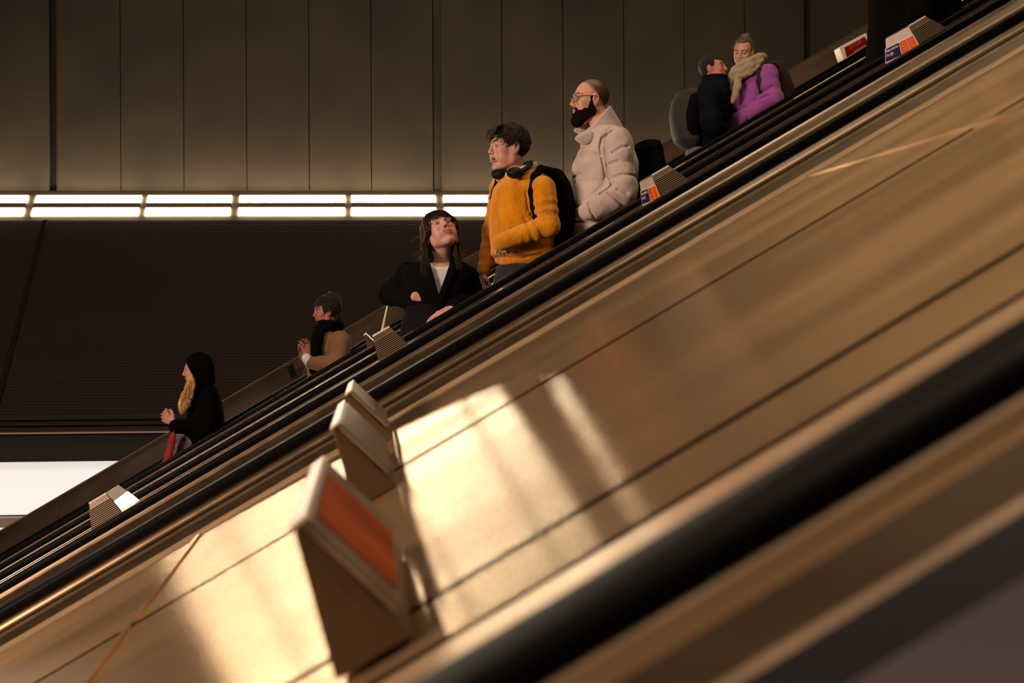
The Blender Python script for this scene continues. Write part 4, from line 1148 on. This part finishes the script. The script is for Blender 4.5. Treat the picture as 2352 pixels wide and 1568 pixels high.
TC = cloth('tan_coat', (.22,.115,.055), .9, .3)
def f(p):
    d = T[0](p)-noi(p,14,1)*.007
    a = chain(p, NA, [.075,.068,.052], .04)-noi(p,22,3)*.008
    d = smin(d, a, .01)+np.exp(-(np.abs(a-d)/.012)**2)*.004
    return smin(d, chain(p, FA, [.065,.058,.045], .04), .012)
shell('coat', f, T[1]+NA+FA, .0065, TC, root, .1)
WS = cloth('white_cuff', (.72,.66,.68))
shell('cuff', lambda p: chain(p, [pw(712,832,8.38), pw(704,822,8.38)], [.040,.036], .01)-noi(p,30)*.003, [pw(708,827,8.38)], .005, WS, root, .08)
BS = cloth('black_scarf', (.005,.004,.0035), .9, .05)
lp = [pw(741,746,8.52), pw(760,746,8.47), pw(778,750,8.56), pw(770,750,8.72), pw(745,750,8.72), pw(732,748,8.60)]
tl = [pw(734,752,8.48), pw(728,775,8.42), pw(726,810,8.41), pw(722,850,8.42)]
shell('scarf', lambda p: smin(chain(p, lp+[lp[0]], [.036]*7, .02), chain(p, tl, [.034,.042,.045,.04], .02), .02)-noi(p,26,2)*.007-noi(p,60,1)*.003, lp+tl, .006, BS, root, .07)
def keep(q):
    x,y,z = q.T; return np.minimum(np.minimum(-(z-.062+.0*x), np.maximum(x-.045+.4*np.maximum(.03-z,0), -(z+.01))), np.maximum(x+.02, -(z+.09)))
ex_ = lambda q: smin(smin(ell(q, (-.055,0,.118), (.050,.045,.045)), ell(q, (-.075,0,.06), (.06,.065,.075)), .03), ell(q, (-.07,0,-.03), (.05,.06,.075)), .03)
HF = haircap(H, .014, keep, .006, 70, 3, ex_, (1,1,1)); shell('hair', HF[0], [H.wor(v) for v in ((.15,.13,.22),(-.17,-.13,-.15),(.15,-.13,.22),(-.17,.13,-.15))]+HF[1], .0045, HAIRD, root, .03)
lockmesh('hair_locks', locks(H, .014, 260, .05, keep, 4), .0045, HAIRD, root)
strands('loose_hair', fuzz(H, 90, .013, .05, 19, .0), .0009, RIM, root)
feet = pers_feet(x_+.0, x_-.04, (8.49, 8.71)); legs([(880,706,792,.15),(920,706,790,.15)], [pw(750,940,8.5), pw(752,940,8.7)], feet, Y, TR, root, .014)
o = empty('phone', P(692,780,8.40), 'dark phone held up by the person in the tan coat', 'phone')
a, b = pw(683,773,8.40), pw(703,789,8.36); d_ = (b-a)/np.linalg.norm(b-a); n_ = V((-d_[2],0,d_[0]))
q = [a+n_*.004+V((0,.035,0)), b+n_*.004+V((0,.035,0)), b+n_*.004-V((0,.035,0)), a+n_*.004-V((0,.035,0))]
MB().prism(q, -n_*.009).build('case', MT['black'], o, bevel=.002)
MB().prism([v+n_*.0006+ (V((0,0,0))) for v in q], n_*.0006).build('screen', mat('phone_glass', (.03,.03,.035), .05), o)
sc_ = [a+n_*.0-V((.001,0,0)), a-n_*.004-V((.001,0,0))]

# ================================================================== hooded person
x_ = P(465,960,Y).x
root = person('person', (x_, Y, stepz(x_)), 'person in a black hood with long blonde hair and a patterned skirt, facing left')
H = Head(P(451,851,Y), 181, -6, 0, .92, 0, 0)
tr = [(884,450,496,.08),(894,444,502,.14),(910,438,507,.18),(940,432,511,.19),(970,427,513,.19),(992,424,512,.19),(1004,430,510,.185),(1030,440,506,.18)]
T = loft(tr, Y)
NA = [pw(480,915,8.41), pw(466,985,8.37), pw(404,978,8.40)]; FA = [pw(455,920,8.78), pw(440,985,8.8), pw(400,975,8.62)]
hA = hand(pw(402,974,8.40), (-.75,.05,.55), (-.2,.9,.4), (-.3,-.1,1), .95, (30,36,42,48), .6, 30)
hB = hand(pw(402,970,8.56), (-.75,-.15,.45), (.1,-1,.1), (0,0,1), .92, (34,38,44,50))
body(root, H, (.58,.28,.20), (.45,.12,.1), (.1,.05,.03), (T[0],T[1]), [(NA,[.04,.034,.026]),(FA,[.04,.034,.026])], [hA,hB], vox=.0042)
BH = cloth('black_hoodie', (.003,.0025,.0025), .95, .0)
def f(p):
    d = T[0](p)-noi(p,12,1)*.007
    d = smin(d, chain(p, NA, [.075,.068,.05], .04)-noi(p,22,3)*.006, .01)
    d = smin(d, chain(p, FA, [.065,.058,.045], .04), .012)
    q = H.loc(p)
    h_ = smin(ell(q, (-.025,0,.036), (.125,.10,.118)), ell(q, (-.05,0,-.07), (.095,.085,.11)), .04)
    cut = (q[:,0]-.072)*.83+(-q[:,2]+.09)*.30
    h_ = smax(smax(h_, -(h_+.014), .003), cut, .006)
    return smin(d, h_, .02)
shell('hooded_coat', f, T[1]+NA+FA+[H.wor((-.15,0,.16))], .0065, BH, root, .1)
BL = mat('blonde_hair', (.62,.34,.12), .45, 0, ((60,60,6),.35,3), sheen=.3)
c1 = [pw(438,862,8.52), pw(437,885,8.47), pw(430,910,8.42), pw(424,928,8.41), pw(420,940,8.41), pw(417,946,8.41)]
def f(p):
    d = chain(p, c1, [.018,.034,.040,.042,.030,.012], .02)
    return d-noi(p*V((1,1,.4)),90,3)*.006
shell('hair', f, c1, .0045, BL, root, .05)
r = np.random.default_rng(11); ls = []
for i in range(110):
    u = r.uniform(-12,12); v = r.uniform(-.05,.03); ph = r.uniform(0,6); l0 = r.uniform(870,905); l1 = r.uniform(925,952); pts = []
    for t in np.linspace(0,1,9):
        py = l0+(l1-l0)*t; px = np.interp(py,[860,885,910,928,952],[438,437,430,424,417])+u*(.5+.5*math.sin(math.pi*min(1,t+.15)))+1.8*math.sin(t*11+ph)
        pts.append(P(px,py,8.40+v))
    ls.append(pts)
strands('hair_locks', ls, .0022, BL, root)
SKM = mat('patterned_skirt', (.17,.10,.13), .8, 0, ((22,22,22),.75,5), sheen=.2)
L2 = loft([(996,398,505,.15),(1010,397,495,.16),(1035,395,480,.17),(1060,392,475,.18),(1110,388,480,.2)], 8.6)
shell('skirt', lambda p: L2[0](p)-noi(p,22,2)*.006, L2[1], .008, SKM, root, .04)
feet = pers_feet(x_-.05, x_-.1, (8.49, 8.71)); legs(None, [pw(440,1150,8.5), pw(440,1150,8.7)], feet, Y, TR, root, .014)
RD = cloth('red_mesh', (.35,.025,.03), .7, .3, ('noise',150,.8,.006))
o = empty('bag', P(385,1050,8.38), 'red woven bag hanging in front of the hooded blonde person', 'bag')
L3 = loft([(994,393,404,.02),(1012,388,404,.03),(1035,383,400,.035),(1060,374,397,.045),(1085,366,394,.045)], 8.36)
shell('bag_body', lambda p: L3[0](p)-noi(p,60,2)*.006-noi(p,150,1)*.003, L3[1], .005, RD, o, .03)
MB().tube([pw(402,985,8.36), pw(397,995,8.36), pw(394,1010,8.36)], .006, 6).build('strap', RD, o, smooth=True)
# ------------------------------------------------------------------ light
w = D.worlds.new('world'); bpy.context.scene.world = w; w.use_nodes = True
w.node_tree.nodes['Background'].inputs[0].default_value = (.05,.03,.02,1); w.node_tree.nodes['Background'].inputs[1].default_value = .1
def area(name, loc, tgt, sx, sy, e, col):
    l = D.lights.new(name, 'AREA'); l.shape='RECTANGLE'; l.size=sx; l.size_y=sy; l.energy=e; l.color=col
    o = D.objects.new(name, l); COL.objects.link(o); o.location = loc
    o.rotation_euler = (Vector(tgt)-Vector(loc)).to_track_quat('-Z','Y').to_euler(); return o
area('hall_light', (-6.5,.5,Z0+1.6), (0.6,6,Z0+.3), 2.2, 1.4, 640, (1,.70,.56))
area('deck_fill_light', (2.2,5.5,ztop-.15), (2.2,5.0,Z0), 6, .6, 210, (1,.72,.42))  # unseen fill added overhead to brighten the deck
area('wall_fill_light', (2.0,9.5,ztop-.2), (2.0,15,Z0+3.2), 9, .4, 90, (1,.74,.45))  # fill added to even out the tone of the upper wall
area('lane_fill_light', (1.0,-2.6,ztop-.3), (1.6,3,Z0+.2), 3, .5, 110, (1,.80,.68))  # fill added behind the lens to lift the nearest escalator's grey panels
sc = bpy.context.scene
sc.view_settings.view_transform = 'Standard'; sc.view_settings.look = 'None'; sc.view_settings.gamma = 1
sc.view_settings.exposure = 0.0; sc.view_settings.use_curve_mapping = False
